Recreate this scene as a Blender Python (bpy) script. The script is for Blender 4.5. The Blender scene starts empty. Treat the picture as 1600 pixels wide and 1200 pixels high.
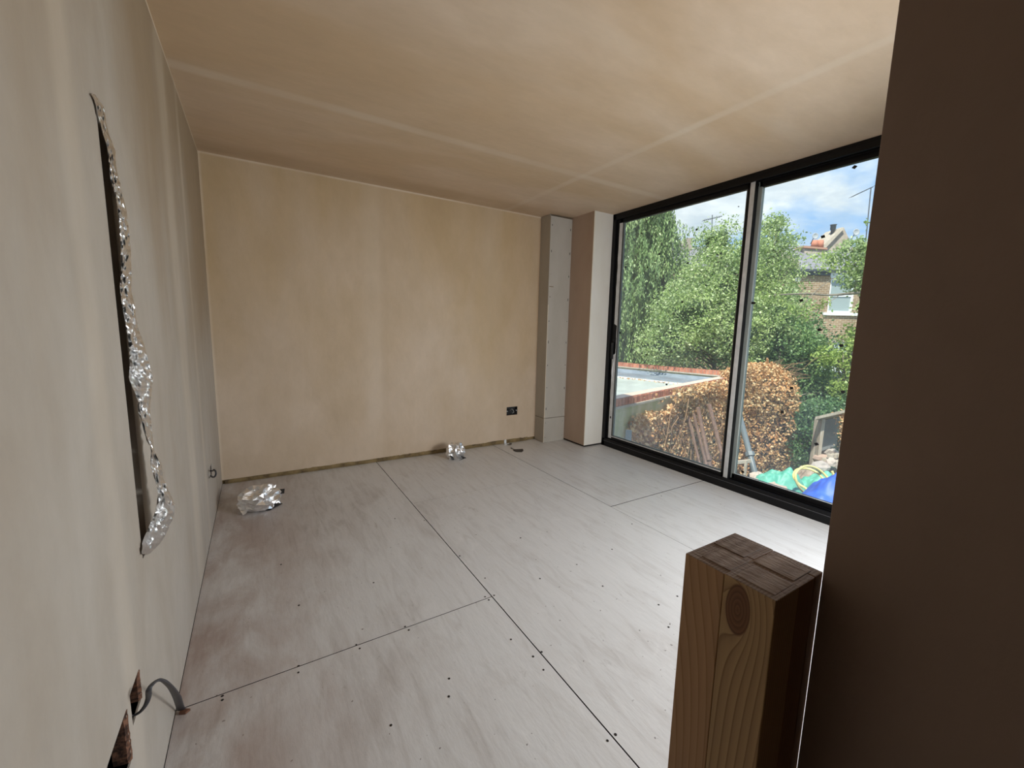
import bpy, bmesh, math, random
import numpy as np
from mathutils import Vector, Matrix, noise
random.seed(7); rng = np.random.default_rng(7)
sc = bpy.context.scene
COL = sc.collection
V = Vector
# ------------------------------------------------------------------ camera
F_PX, YAW, PITCH, ROLL = 647.41, 0.5521, -0.1351, 0.0232
CAM = V((0.2945, 0.0, 1.2934))
fw = V((math.sin(YAW)*math.cos(PITCH), math.cos(YAW)*math.cos(PITCH), math.sin(PITCH)))
r0 = V((math.cos(YAW), -math.sin(YAW), 0)); u0 = r0.cross(fw)
rt = r0*math.cos(ROLL)+u0*math.sin(ROLL); up = u0*math.cos(ROLL)-r0*math.sin(ROLL)
cd = bpy.data.cameras.new('camera'); cam = bpy.data.objects.new('camera', cd); COL.objects.link(cam)
cd.sensor_width = 36; cd.lens = F_PX/1600*36; cd.clip_start = .02; cd.clip_end = 500
m = Matrix((rt, up, -fw)).transposed().to_4x4(); m.translation = CAM; cam.matrix_world = m
sc.camera = cam
# ------------------------------------------------------------------ light and exposure
sc.view_settings.view_transform = 'Standard'; sc.view_settings.look = 'None'
sc.view_settings.gamma = 1; sc.view_settings.use_curve_mapping = False
sc.view_settings.exposure = 0.0
SKY = 1.42; SUN = 8.5; FILL = 104.0
w = bpy.data.worlds.new('sky'); sc.world = w; w.use_nodes = True
nt = w.node_tree; nt.nodes.clear()
def N(nt, t, **k):
    n = nt.nodes.new(t)
    for a, b in k.items():
        if a in n.inputs and not hasattr(n, a): n.inputs[a].default_value = b
        else: setattr(n, a, b)
    return n
def ramp(nt, fac, stops, interp='LINEAR'):
    n = nt.nodes.new('ShaderNodeValToRGB'); n.color_ramp.interpolation = interp
    e = n.color_ramp.elements
    while len(e) < len(stops): e.new(.5)
    for k, (p, c) in enumerate(stops):
        e[k].position = p; e[k].color = (*c, 1) if len(c) == 3 else c
    nt.links.new(fac, n.inputs[0]); return n.outputs[0]
def mth(nt, op, a, b=None, c=None, clamp=False):
    n = nt.nodes.new('ShaderNodeMath'); n.operation = op; n.use_clamp = clamp
    for k, x in enumerate((a, b, c)):
        if x is None: continue
        if isinstance(x, (int, float)): n.inputs[k].default_value = x
        else: nt.links.new(x, n.inputs[k])
    return n.outputs[0]
def mixc(nt, f, a, b, blend='MIX'):
    n = nt.nodes.new('ShaderNodeMix'); n.data_type = 'RGBA'; n.blend_type = blend
    for k, x in ((0, f), (6, a), (7, b)):
        if isinstance(x, (int, float)): n.inputs[k].default_value = x
        elif isinstance(x, tuple): n.inputs[k].default_value = (*x, 1)
        else: nt.links.new(x, n.inputs[k])
    return n.outputs[2]
def nois(nt, vec, scale, detail=4, rough=.55, dist=0, mapping=None):
    if mapping:
        mp = nt.nodes.new('ShaderNodeMapping'); nt.links.new(vec, mp.inputs[0])
        mp.inputs['Scale'].default_value = mapping[0]
        if len(mapping) > 1: mp.inputs['Location'].default_value = mapping[1]
        vec = mp.outputs[0]
    n = nt.nodes.new('ShaderNodeTexNoise'); nt.links.new(vec, n.inputs['Vector'])
    n.inputs['Scale'].default_value = scale; n.inputs['Detail'].default_value = detail
    n.inputs['Roughness'].default_value = rough; n.inputs['Distortion'].default_value = dist
    return n.outputs['Fac']
tc = nt.nodes.new('ShaderNodeTexCoord')
sp = nt.nodes.new('ShaderNodeSeparateXYZ'); nt.links.new(tc.outputs['Generated'], sp.inputs[0])
zz = mth(nt, 'MAXIMUM', sp.outputs[2], .02)
base = ramp(nt, zz, [(0, (.55, .72, .93)), (.25, (.26, .50, .88)), (1, (.13, .33, .75))])
cl = nois(nt, tc.outputs['Generated'], 2.6, 8, .55, .4, ((1, 1, 2.6), (3.3, 1.7, .4)))
cf = ramp(nt, cl, [(.455, (0, 0, 0)), (.56, (1, 1, 1))])
cl2 = nois(nt, tc.outputs['Generated'], 6, 6, .6, .2, ((1, 1, 3), (1, 5, 2)))
cc = ramp(nt, cl2, [(.35, (.60, .68, .78)), (.60, (.92, .96, 1.0))])
skyc = mixc(nt, cf, base, cc)
bg = nt.nodes.new('ShaderNodeBackground'); nt.links.new(skyc, bg.inputs[0]); bg.inputs[1].default_value = SKY
wo = nt.nodes.new('ShaderNodeOutputWorld'); nt.links.new(bg.outputs[0], wo.inputs[0])
sl = bpy.data.lights.new('sun', 'SUN'); sl.energy = SUN; sl.angle = .012; sl.color = (1, .94, .84)
so = bpy.data.objects.new('sun', sl); COL.objects.link(so)
so.rotation_euler = V((.62, .28, -1.0)).to_track_quat('-Z', 'Y').to_euler()

# ------------------------------------------------------------------ helpers
def ray(px, py): return fw+rt*((px-800)/F_PX)-up*((py-600)/F_PX)
def at(px, py, ax, v):
    d = ray(px, py); return CAM+d*((v-CAM[ax])/d[ax])
def dp(px, py, t): return CAM+ray(px, py)*t
def mesh(name, verts, faces, mat, parent=None, smooth=False):
    me = bpy.data.meshes.new(name); me.from_pydata([tuple(v) for v in verts], [], faces)
    me.validate(); me.update()
    if smooth: me.polygons.foreach_set('use_smooth', [True]*len(me.polygons))
    if mat: me.materials.append(mat)
    o = bpy.data.objects.new(name, me); COL.objects.link(o)
    if parent: put(o, parent)
    return o
def put(o, parent):
    o.parent = parent
    o.matrix_parent_inverse = Matrix.Translation(-parent.location) if parent.type == 'EMPTY' and tuple(parent.rotation_euler) == (0, 0, 0) else Matrix()
def tag(o, label=None, cat=None, group=None, kind=None):
    if label: o['label'] = label
    if cat: o['category'] = cat
    if group: o['group'] = group
    if kind: o['kind'] = kind
    return o
def empty(name, loc, label=None, cat=None, group=None, kind=None):
    o = bpy.data.objects.new(name, None); COL.objects.link(o); o.location = loc; o.empty_display_size = .1
    return tag(o, label, cat, group, kind)
class MB:
    def __init__(s): s.v = []; s.f = []
    def box(s, a, b):
        x0, y0, z0 = a; x1, y1, z1 = b; k = len(s.v)
        s.v += [(x0,y0,z0),(x1,y0,z0),(x1,y1,z0),(x0,y1,z0),(x0,y0,z1),(x1,y0,z1),(x1,y1,z1),(x0,y1,z1)]
        s.f += [tuple(k+i for i in q) for q in ((3,2,1,0),(4,5,6,7),(0,1,5,4),(1,2,6,5),(2,3,7,6),(3,0,4,7))]
        return s
    def prism(s, pts, d):   # polygon pts (3D) extruded by vector d
        k = len(s.v); n = len(pts); d = V(d)
        s.v += [tuple(V(p)) for p in pts]+[tuple(V(p)+d) for p in pts]
        s.f += [tuple(k+i for i in range(n)), tuple(k+n+i for i in reversed(range(n)))]
        s.f += [(k+i, k+n+i, k+n+(i+1) % n, k+(i+1) % n) for i in range(n)]
        return s
    def tube(s, pts, r, n=8, cap=True):
        pts = [V(p) for p in pts]; rs = r if isinstance(r, (list, tuple)) else [r]*len(pts)
        k = len(s.v); prev = None
        for i, p in enumerate(pts):
            t = (pts[min(i+1, len(pts)-1)]-pts[max(i-1, 0)]).normalized()
            a = prev if prev is not None else (V((0, 0, 1)) if abs(t.z) < .9 else V((1, 0, 0)))
            a = (a-t*a.dot(t)).normalized(); prev = a; b = t.cross(a)
            for j in range(n):
                q = 2*math.pi*j/n; s.v.append(tuple(p+(a*math.cos(q)+b*math.sin(q))*rs[i]))
        for i in range(len(pts)-1):
            for j in range(n):
                j2 = (j+1) % n; s.f.append((k+i*n+j, k+i*n+j2, k+(i+1)*n+j2, k+(i+1)*n+j))
        if cap:
            s.f.append(tuple(k+j for j in reversed(range(n)))); s.f.append(tuple(k+(len(pts)-1)*n+j for j in range(n)))
        return s
    def ico(s, c, r, sub=1, sx=(1, 1, 1)):
        bm = bmesh.new(); bmesh.ops.create_icosphere(bm, subdivisions=sub, radius=r)
        k = len(s.v); s.v += [(v.co.x*sx[0]+c[0], v.co.y*sx[1]+c[1], v.co.z*sx[2]+c[2]) for v in bm.verts]
        s.f += [tuple(k+v.index for v in f.verts) for f in bm.faces]; bm.free(); return s
    def build(s, name, mat, parent=None, smooth=False, bevel=0):
        o = mesh(name, s.v, s.f, mat, parent, smooth)
        if bevel:
            md = o.modifiers.new('bevel', 'BEVEL'); md.width = bevel; md.segments = 2; md.limit_method = 'ANGLE'
        return o
def curve_pts(pts, n=8):
    pts = [V(p) for p in pts]; out = []
    P = [pts[0]]+pts+[pts[-1]]
    for i in range(1, len(P)-2):
        a, b, c, d = P[i-1:i+3]
        for k in range(n):
            t = k/n
            out.append(.5*((2*b)+(c-a)*t+(2*a-5*b+4*c-d)*t*t+(3*b-a-3*c+d)*t**3))
    out.append(pts[-1]); return out

# ------------------------------------------------------------------ materials
def mat(name, col=(.5,.5,.5), rough=.6, metal=0, spec=.5, build=None, bump=None):
    m = bpy.data.materials.new(name); m.use_nodes = True; nt = m.node_tree
    b = nt.nodes['Principled BSDF']; b.inputs['Base Color'].default_value = (*col, 1)
    b.inputs['Roughness'].default_value = rough; b.inputs['Metallic'].default_value = metal
    b.inputs['Specular IOR Level'].default_value = spec
    g = nt.nodes.new('ShaderNodeNewGeometry'); pos = g.outputs['Position']
    if build:
        c = build(nt, pos, g)
        nt.links.new(c, b.inputs['Base Color'])
    if bump:
        sc_, st, mp = bump
        bn = nt.nodes.new('ShaderNodeBump'); bn.inputs['Strength'].default_value = st; bn.inputs['Distance'].default_value = .01
        nt.links.new(nois(nt, pos, sc_, 5, .6, 0, mp), bn.inputs['Height']); nt.links.new(bn.outputs[0], b.inputs['Normal'])
    return m
def band(nt, coord, pos, half, soft=.5):   # 1 within half of pos, soft edges
    d = mth(nt, 'ABSOLUTE', mth(nt, 'SUBTRACT', coord, pos))
    mr = nt.nodes.new('ShaderNodeMapRange'); mr.interpolation_type = 'SMOOTHSTEP'; nt.links.new(d, mr.inputs[0])
    mr.inputs[1].default_value = half*(1-soft); mr.inputs[2].default_value = half*(1+soft)
    mr.inputs[3].default_value = 1; mr.inputs[4].default_value = 0
    return mr.outputs[0]
PALE = (.64, .515, .395); TAN = (.55, .40, .235)
def plaster(name, bands=(), stretch=(1, 1, 1), tanbias=0.0, zgrad=0.0, pale=PALE, tan=TAN):
    def bld(nt, pos, g):
        s = nt.nodes.new('ShaderNodeSeparateXYZ'); nt.links.new(pos, s.inputs[0]); ax = dict(x=s.outputs[0], y=s.outputs[1], z=s.outputs[2])
        n1 = nois(nt, pos, .9, 5, .5, .6, (stretch, (3, 7, 2)))
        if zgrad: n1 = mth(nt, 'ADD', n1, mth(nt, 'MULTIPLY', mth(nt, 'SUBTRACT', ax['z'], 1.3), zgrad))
        n1 = mth(nt, 'ADD', n1, tanbias)
        c = mixc(nt, ramp(nt, n1, [(.38, (0, 0, 0)), (.68, (1, 1, 1))]), pale, tan)
        n2 = nois(nt, pos, 3.5, 6, .6, .3, (tuple(q*1.0 for q in stretch), (1, 2, 3)))
        c = mixc(nt, ramp(nt, n2, [(.35, (.0, .0, .0)), (.75, (.45, .45, .45))]), c, tuple(q*.84 for q in tan))
        n3 = nois(nt, pos, 14, 5, .65, .2, (stretch,))
        c = mixc(nt, .35, c, ramp(nt, n3, [(.3, (.88,)*3), (.7, (1.08,)*3)]), 'MULTIPLY')
        for a, p, h, st in bands:
            br = nois(nt, pos, 1.7, 3, .5, 0, ((1, 1, 1), (p, 4, 1)))
            f = mth(nt, 'MULTIPLY', mth(nt, 'MULTIPLY', band(nt, ax[a], p, h, .6), abs(st)), ramp(nt, br, [(.3, (.35,)*3), (.6, (1,)*3)]))
            c = mixc(nt, f, c, (.72, .62, .50) if st > 0 else (.40, .27, .16))
        return c
    return mat(name, rough=.62, spec=.3, build=bld, bump=(22, .12, (stretch,)))
m_far = plaster('far_wall_plaster', [('x', 1.21, .085, .22), ('x', 2.43, .10, .18), ('z', 2.5, .012, .8), ('x', .0, .012, .6), ('x', 1.30, .03, -.12)], (1, 1, .55), -.06, .10)
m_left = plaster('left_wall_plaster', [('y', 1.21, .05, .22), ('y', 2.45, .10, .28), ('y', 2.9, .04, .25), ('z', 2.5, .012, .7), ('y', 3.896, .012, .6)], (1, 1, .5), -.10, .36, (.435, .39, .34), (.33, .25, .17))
m_ceil = plaster('ceiling_plaster', [('y', 2.70, .038, .46), ('x', 2.57, .03, .42), ('y', 1.43, .05, .16), ('y', 3.75, .12, -.5)], (.6, 1.5, 1), .04, 0, (.66, .52, .39), (.58, .42, .27))
m_right = plaster('right_wall_plaster', [], (1, 1, .5), -.05, 0, (.60, .47, .38), (.55, .41, .29))
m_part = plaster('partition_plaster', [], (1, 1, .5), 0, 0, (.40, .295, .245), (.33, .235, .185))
def ply(nt, pos, g):
    oi = nt.nodes.new('ShaderNodeObjectInfo')
    ad = nt.nodes.new('ShaderNodeVectorMath'); ad.operation = 'ADD'; nt.links.new(pos, ad.inputs[0])
    cm = nt.nodes.new('ShaderNodeCombineXYZ')
    for k in range(3): nt.links.new(mth(nt, 'MULTIPLY', oi.outputs['Random'], 9.0+k*5), cm.inputs[k])
    nt.links.new(cm.outputs[0], ad.inputs[1]); p = ad.outputs[0]
    gr = nois(nt, p, 6, 8, .62, 1.2, ((3.2, .45, 1),))
    c = ramp(nt, gr, [(.30, (.20, .145, .115)), (.5, (.345, .275, .235)), (.70, (.42, .355, .315))])
    s = nt.nodes.new('ShaderNodeSeparateXYZ'); nt.links.new(pos, s.inputs[0])
    # plaster dust: thick everywhere except a raw reddish strip beside the left wall
    dn = nois(nt, pos, 1.5, 7, .62, .5, ((1.2, .8, 1), (5, 2, 0)))
    dn = mth(nt, 'ADD', dn, mth(nt, 'MULTIPLY', mth(nt, 'MINIMUM', s.outputs[0], 1.9), .10))
    df = ramp(nt, dn, [(.30, (.50,)*3), (.60, (.92,)*3)])
    c = mixc(nt, df, c, (.68, .675, .67))
    sm = nois(nt, pos, 5.5, 9, .72, 1.4, ((1, .6, 1), (2, 2, 8)))
    c = mixc(nt, ramp(nt, sm, [(.60, (0, 0, 0)), (.72, (.5,)*3)]), c, (.78, .76, .75))
    dk = nois(nt, pos, 9, 9, .75, 2.0, ((1.6, .5, 1), (9, 2, 8)))
    c = mixc(nt, ramp(nt, dk, [(.60, (0, 0, 0)), (.74, (.45,)*3)]), c, (.17, .13, .11))
    sp_ = nois(nt, pos, 70, 2, .5, 0)
    c = mixc(nt, ramp(nt, sp_, [(.70, (0, 0, 0)), (.76, (.6,)*3)]), c, (.75, .72, .70))
    sd = nois(nt, pos, 48, 2, .5, 0, ((1, 1, 1), (4, 4, 4)))
    c = mixc(nt, ramp(nt, sd, [(.72, (0, 0, 0)), (.77, (.8,)*3)]), c, (.10, .08, .07))
    c = mixc(nt, 1.0, c, ramp(nt, gr, [(.28, (.88, .86, .845)), (.50, (1, 1, 1)), (.75, (1.04,)*3)]), 'MULTIPLY')
    ln = nois(nt, pos, 11, 6, .7, 2.5, ((2.6, .22, 1), (4, 1, 8)))
    c = mixc(nt, ramp(nt, ln, [(.65, (0, 0, 0)), (.72, (.22,)*3)]), c, (.24, .20, .17))
    red = band(nt, s.outputs[0], 0, .42, .9)
    rn = nois(nt, pos, 2.5, 6, .6, .5, ((2, 1, 1), (7, 7, 7)))
    c = mixc(nt, mth(nt, 'MULTIPLY', red, ramp(nt, rn, [(.35, (.12,)*3), (.6, (.65,)*3)])), c, (.30, .19, .145))
    return c
m_ply = mat('dusty_plywood', rough=.42, spec=.4, build=ply, bump=(30, .10, ((2, .6, 1),)))
m_dark = mat('dark_void', (.02, .016, .013), .9)
m_sole = mat('timber_sole', rough=.8, build=lambda nt, p, g: ramp(nt, nois(nt, p, 9, 5, .6, .3), [(.3, (.05, .03, .015)), (.48, (.20, .14, .06)), (.65, (.28, .20, .09))]))
m_black = mat('black_aluminium', (.006, .006, .007), .45, 0, .25, bump=(60, .03, ((1, 1, 1),)))
m_rubber = mat('black_gasket', (.008, .008, .009), .6)
m_film = mat('pale_protective_film', rough=.35, build=lambda nt, p, g: ramp(nt, nois(nt, p, 14, 4, .6), [(.3, (.62, .64, .65)), (.7, (.80, .82, .83))]))
m_gfilm = mat('grey_green_film', rough=.45, build=lambda nt, p, g: ramp(nt, nois(nt, p, 8, 5, .6, 0, ((1, 1, .3),)), [(.3, (.30, .34, .33)), (.7, (.42, .46, .44))]))
m_foil = mat('foil', (.90, .90, .90), .28, 1.0, bump=(55, .35, ((1, 1, 1),)))
m_foilback = mat('foil_backing', (.015, .014, .014), .5)
m_grey = mat('grey_cable', (.045, .045, .05), .5)
m_metal = mat('galvanised_box', (.22, .22, .21), .4, .8, bump=(40, .2, ((1, 1, 1),)))
m_board = mat('bare_plasterboard', rough=.75, spec=.2, build=lambda nt, p, g: ramp(nt, nois(nt, p, 4, 6, .6, .2, ((1, 1, .4),)), [(.3, (.43, .40, .35)), (.7, (.50, .47, .42))]))
m_paper = mat('ivory_paper_edge', (.74, .67, .55), .7)
m_brown = mat('nib_plaster', rough=.65, spec=.2, build=lambda nt, p, g: ramp(nt, nois(nt, p, 3, 5, .6, .2, ((1, 1, .4),)), [(.3, (.47, .35, .27)), (.7, (.54, .42, .335))]))
def pine(col_a, col_b, knot=None, dark=1.0):
    def bld(nt, pos, g):
        tcn = nt.nodes.new('ShaderNodeTexCoord'); o = tcn.outputs['Object']
        s = nt.nodes.new('ShaderNodeSeparateXYZ'); nt.links.new(o, s.inputs[0])
        x = s.outputs[1]; z = s.outputs[2]
        warp = nois(nt, o, 2.2, 2, .4, 0, ((1, 1, .6),))
        q = mth(nt, 'ADD', mth(nt, 'MULTIPLY', s.outputs[0], 2.3), mth(nt, 'ADD', x, mth(nt, 'MULTIPLY', warp, .16)))
        if knot:
            ky, kz = knot
            dy = mth(nt, 'DIVIDE', mth(nt, 'SUBTRACT', x, ky), .0155); dz = mth(nt, 'DIVIDE', mth(nt, 'SUBTRACT', z, kz), .034)
            r = mth(nt, 'SQRT', mth(nt, 'ADD', mth(nt, 'MULTIPLY', dy, dy), mth(nt, 'MULTIPLY', dz, dz)))
            q = mth(nt, 'ADD', q, mth(nt, 'MULTIPLY', mth(nt, 'DIVIDE', .07, mth(nt, 'ADD', r, .55)), 1.0))
        wv = mth(nt, 'FRACT', mth(nt, 'MULTIPLY', q, 95.0))
        c = ramp(nt, wv, [(0, col_a), (.72, tuple(.6*a+.4*b for a, b in zip(col_a, col_b))), (.93, col_b), (1.0, col_a)])
        fine = nois(nt, o, 60, 4, .6, 0, ((2, 2, .05),))
        c = mixc(nt, .5, c, ramp(nt, fine, [(.3, (.84,)*3), (.7, (1.08,)*3)]), 'MULTIPLY')
        if knot:
            kc = ramp(nt, mth(nt, 'FRACT', mth(nt, 'MULTIPLY', r, 4.5)), [(0, (.16, .07, .03)), (.7, (.24, .11, .05)), (1, (.13, .055, .025))])
            kf = ramp(nt, r, [(.92, (1, 1, 1)), (1.05, (0, 0, 0))])
            c = mixc(nt, kf, c, kc)
        return c
    return bld
m_pineA = mat('pine_warm', rough=.55, spec=.3, build=pine((.50, .30, .155), (.36, .19, .085)))
m_pineB = mat('pine_knotty', rough=.55, spec=.3, build=pine((.50, .33, .165), (.27, .15, .07), (-.020, -.036)))
m_pineC = mat('pine_red', rough=.55, spec=.3, build=pine((.33, .165, .065), (.22, .10, .04)))
def endg(nt, pos, g):
    oi = nt.nodes.new('ShaderNodeObjectInfo'); tcn = nt.nodes.new('ShaderNodeTexCoord')
    mp = nt.nodes.new('ShaderNodeMapping'); nt.links.new(tcn.outputs['Object'], mp.inputs[0])
    wv = nt.nodes.new('ShaderNodeTexWave'); wv.wave_type = 'RINGS'; nt.links.new(mp.outputs[0], wv.inputs[0])
    cm = nt.nodes.new('ShaderNodeCombineXYZ'); nt.links.new(mth(nt, 'MULTIPLY', oi.outputs['Random'], .3), cm.inputs[0]); nt.links.new(mth(nt, 'MULTIPLY', oi.outputs['Random'], -.2), cm.inputs[1])
    nt.links.new(cm.outputs[0], mp.inputs['Location'])
    wv.inputs['Scale'].default_value = 75; wv.inputs['Distortion'].default_value = 2
    c = ramp(nt, wv.outputs[1], [(.1, (.27, .19, .15)), (.6, (.33, .245, .20)), (1, (.36, .27, .22))])
    sh = ramp(nt, oi.outputs['Random'], [(0, (.8,)*3), (1, (1.15,)*3)])
    return mixc(nt, 1.0, c, sh, 'MULTIPLY')
m_end = mat('sawn_end_grain', rough=.7, spec=.3, build=endg, bump=(180, .4, ((1, .25, 1),)))
# architectural glass with a film of dust
def glass_mat(name, tint, dust):
    m = bpy.data.materials.new(name); m.use_nodes = True; nt = m.node_tree; nt.nodes.clear()
    tr = nt.nodes.new('ShaderNodeBsdfTransparent'); tr.inputs[0].default_value = (*tint, 1)
    gl = nt.nodes.new('ShaderNodeBsdfGlossy'); gl.inputs['Roughness'].default_value = .02
    fr = nt.nodes.new('ShaderNodeFresnel'); fr.inputs[0].default_value = 1.35
    mx = nt.nodes.new('ShaderNodeMixShader'); nt.links.new(fr.outputs[0], mx.inputs[0]); nt.links.new(tr.outputs[0], mx.inputs[1]); nt.links.new(gl.outputs[0], mx.inputs[2])
    df = nt.nodes.new('ShaderNodeBsdfTranslucent'); df.inputs[0].default_value = (.8, .8, .8, 1)
    m2 = nt.nodes.new('ShaderNodeMixShader')
    g = nt.nodes.new('ShaderNodeNewGeometry')
    s = nt.nodes.new('ShaderNodeSeparateXYZ'); nt.links.new(g.outputs['Position'], s.inputs[0])
    d = nois(nt, g.outputs['Position'], 2.5, 6, .6, .2)
    low = mth(nt, 'MULTIPLY', mth(nt, 'SUBTRACT', 1.2, s.outputs[2], None, True), .6)
    nt.links.new(mth(nt, 'MULTIPLY', mth(nt, 'MULTIPLY', d, mth(nt, 'ADD', .4, low)), dust*2), m2.inputs[0])
    nt.links.new(mx.outputs[0], m2.inputs[1]); nt.links.new(df.outputs[0], m2.inputs[2])
    o = nt.nodes.new('ShaderNodeOutputMaterial'); nt.links.new(m2.outputs[0], o.inputs[0]); return m
m_glass = glass_mat('window_glass', (.90, .93, .92), .10)
m_pane = mat('house_pane', (.30, .36, .36), .12, 0, .8)

# ------------------------------------------------------------------ setting: walls, ceiling, floor
D, H, W = 3.896, 2.5, 3.575
def wall_holes(name, ax, v0, v1, a0, a1, z0, z1, holes, material):
    """wall slab between v0 (room face) and v1 on axis ax, spanning a0..a1 and z0..z1, with rectangular holes"""
    A = sorted({a0, a1, *[h[0] for h in holes], *[h[1] for h in holes]}); Z = sorted({z0, z1, *[h[2] for h in holes], *[h[3] for h in holes]})
    solid = lambda i, j: 0 <= i < len(A)-1 and 0 <= j < len(Z)-1 and not any(h[0] <= (A[i]+A[i+1])/2 <= h[1] and h[2] <= (Z[j]+Z[j+1])/2 <= h[3] for h in holes)
    vs = []; fs = []; idx = {}
    def vid(i, j, k):
        if (i, j, k) not in idx:
            idx[(i, j, k)] = len(vs); v = (v0, v1)[k]
            vs.append((v, A[i], Z[j]) if ax == 0 else (A[i], v, Z[j]))
        return idx[(i, j, k)]
    for i in range(len(A)-1):
        for j in range(len(Z)-1):
            if not solid(i, j): continue
            q = [(i, j), (i+1, j), (i+1, j+1), (i, j+1)]
            fs.append(tuple(vid(*c, 0) for c in q)); fs.append(tuple(vid(*c, 1) for c in reversed(q)))
            for (di, dj), (c0, c1) in (((0, -1), (q[0], q[1])), ((1, 0), (q[1], q[2])), ((0, 1), (q[2], q[3])), ((-1, 0), (q[3], q[0]))):
                if not solid(i+di, j+dj): fs.append((vid(*c1, 0), vid(*c0, 0), vid(*c0, 1), vid(*c1, 1)))
    return tag(mesh(name, vs, fs, material), kind='structure')
slot = (1.412, 1.475, .648, 1.812); bx1 = (1.185, 1.270, .345, .425); bx2 = (1.00, 1.150, .29, .418); bx3 = (3.155, 3.245, .305, .372)
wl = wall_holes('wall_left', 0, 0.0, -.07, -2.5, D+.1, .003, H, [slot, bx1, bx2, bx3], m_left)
MB().box((-.20, -2.5, 0), (-.0705, D+.1, H)).build('wall_backing', m_dark, wl)
for h, nm in ((bx1, 'back_box'), (bx2, 'back_box'), (bx3, 'back_box')):
    b = MB(); e = .004
    b.box((-.045, h[0], h[2]), (-.04, h[1], h[3])); b.box((-.045, h[0]-e, h[2]), (-.004, h[0], h[3])); b.box((-.045, h[1], h[2]), (-.004, h[1]+e, h[3]))
    b.box((-.045, h[0], h[2]-e), (-.004, h[1], h[2])); b.box((-.045, h[0], h[3]), (-.004, h[1], h[3]+e))
    o = b.build(nm, m_dark if h is not bx2 else m_metal, wl)
m_rust = mat('ragged_plaster_edge', rough=.9, build=lambda nt, p, g: ramp(nt, nois(nt, p, 60, 4, .7), [(.4, (.03, .012, .006)), (.6, (.20, .09, .05))]))
for h in (bx1, bx2):   # ragged cut plaster on the far jamb of each opening
    vs = []; fs = []; n = 14
    for k in range(n+1):
        z = h[2]+(h[3]-h[2])*k/n; j = random.uniform(0, .006)
        vs += [(.0015, h[1]+j, z), (-.03, h[1]-.001-j, z), (-.004, h[1]-.006-j, z)]
    for k in range(n):
        a = k*3; fs += [(a, a+3, a+5, a+2), (a+2, a+5, a+4, a+1)]
    tag(mesh('ragged_edge', vs, fs, m_rust, wl), 'crumbled reddish cut edge of the socket opening')
socket = (2.632, 2.774, .318, .412)
wf = wall_holes('wall_far', 1, D, D+.10, -.0, W, .034, H, [socket], m_far)
MB().box((-.0, D+.012, 0), (W, D+.09, .034)).build('sole_plate', m_sole, wf)
# ragged foam and timber line under the far wall plaster
vs = []; fs = []; n = 150
for k in range(n+1):
    x = .02+(2.92-.02)*k/n; hz = .030+.010*noise.noise(V((x*5, 3, 0)))+.006*noise.noise(V((x*31, 1, 0)))+.010*(x/3)
    dpth = .006+.006*noise.noise(V((x*9, 8, 0)))
    vs += [(x, D-dpth, .001), (x, D-dpth-.004, hz*.6), (x, D-.001, hz+.002), (x, D+.01, .001)]
for k in range(n):
    a = 4*k
    for i in range(4): j = (i+1) % 4; fs.append((a+i, a+j, a+4+j, a+4+i))
tag(mesh('foam_seal', vs, fs, m_sole, wf), 'ragged brown foam line at the foot of the plaster')
b = MB(); s_ = socket
b.box((s_[0], D+.045, s_[2]), (s_[1], D+.048, s_[3]))
for x in (s_[0], s_[1]-.002): b.box((x, D+.003, s_[2]), (x+.002, D+.048, s_[3]))
for z in (s_[2], s_[3]-.002): b.box((s_[0], D+.003, z), (s_[1], D+.048, z+.002))
sb = b.build('socket_box', mat('socket_box_metal', (.05, .05, .05), .4, .6), wf)
for k in range(3):
    x0 = s_[0]+.035+k*.032
    MB().tube(curve_pts([(x0, D+.044, .36), (x0+.01, D+.01, .385), (x0+.03, D+.004, .35), (x0+.015, D+.015, .335)]), .0035, 6).build('wire', (m_grey, mat('pale_wire', (.35, .35, .33), .5), m_rubber)[k], sb, True)
for x in (s_[0]+.010, s_[1]-.012): MB().box((x-.006, D+.001, .358), (x+.006, D+.012, .372)).build('fixing_lug', mat('lug_metal', (.45, .45, .45), .35, .8), sb)
tag(MB().box((-.2, -2.6, H), (W+.13, D+.1, H+.12)).build('ceiling', m_ceil), kind='structure')
tag(MB().box((-.2, -2.6, 0), (W+.13, -2.5, H)).build('wall_back', m_right), kind='structure')
# pier (nib) beside the window and the reveal
b = MB().box((3.315, 3.362, .022), (W+.139, D+.1, H))
wr = tag(b.build('wall_right', m_brown, None, False), kind='structure')
MB().box((3.335, 3.380, .0), (W+.12, D+.08, .022)).build('sole_plate', m_dark, wr)
MB().box((3.320, 3.3605, .022), (3.574, 3.3625, H)).build('reveal', mat('sky_lit_reveal_plaster', rough=.6, build=lambda nt, p, g: ramp(nt, nois(nt, p, 3, 5, .6, .2, ((1, 1, .4),)), [(.3, (.74, .70, .62)), (.7, (.80, .77, .71))])), wr)  # sky light on the reveal is put into its paler plaster colour
# corner bead along the pier edge
MB().box((3.3135, 3.3605, .022), (3.320, 3.367, H)).build('corner_bead', m_paper, wr)
# partition at the right of the camera
PX = at(1287.5, 893, 1, .202).x-.0025
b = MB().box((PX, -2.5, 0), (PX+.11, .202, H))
wp = tag(b.build('wall_partition', m_part, None, False, .0006), kind='structure')
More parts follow.
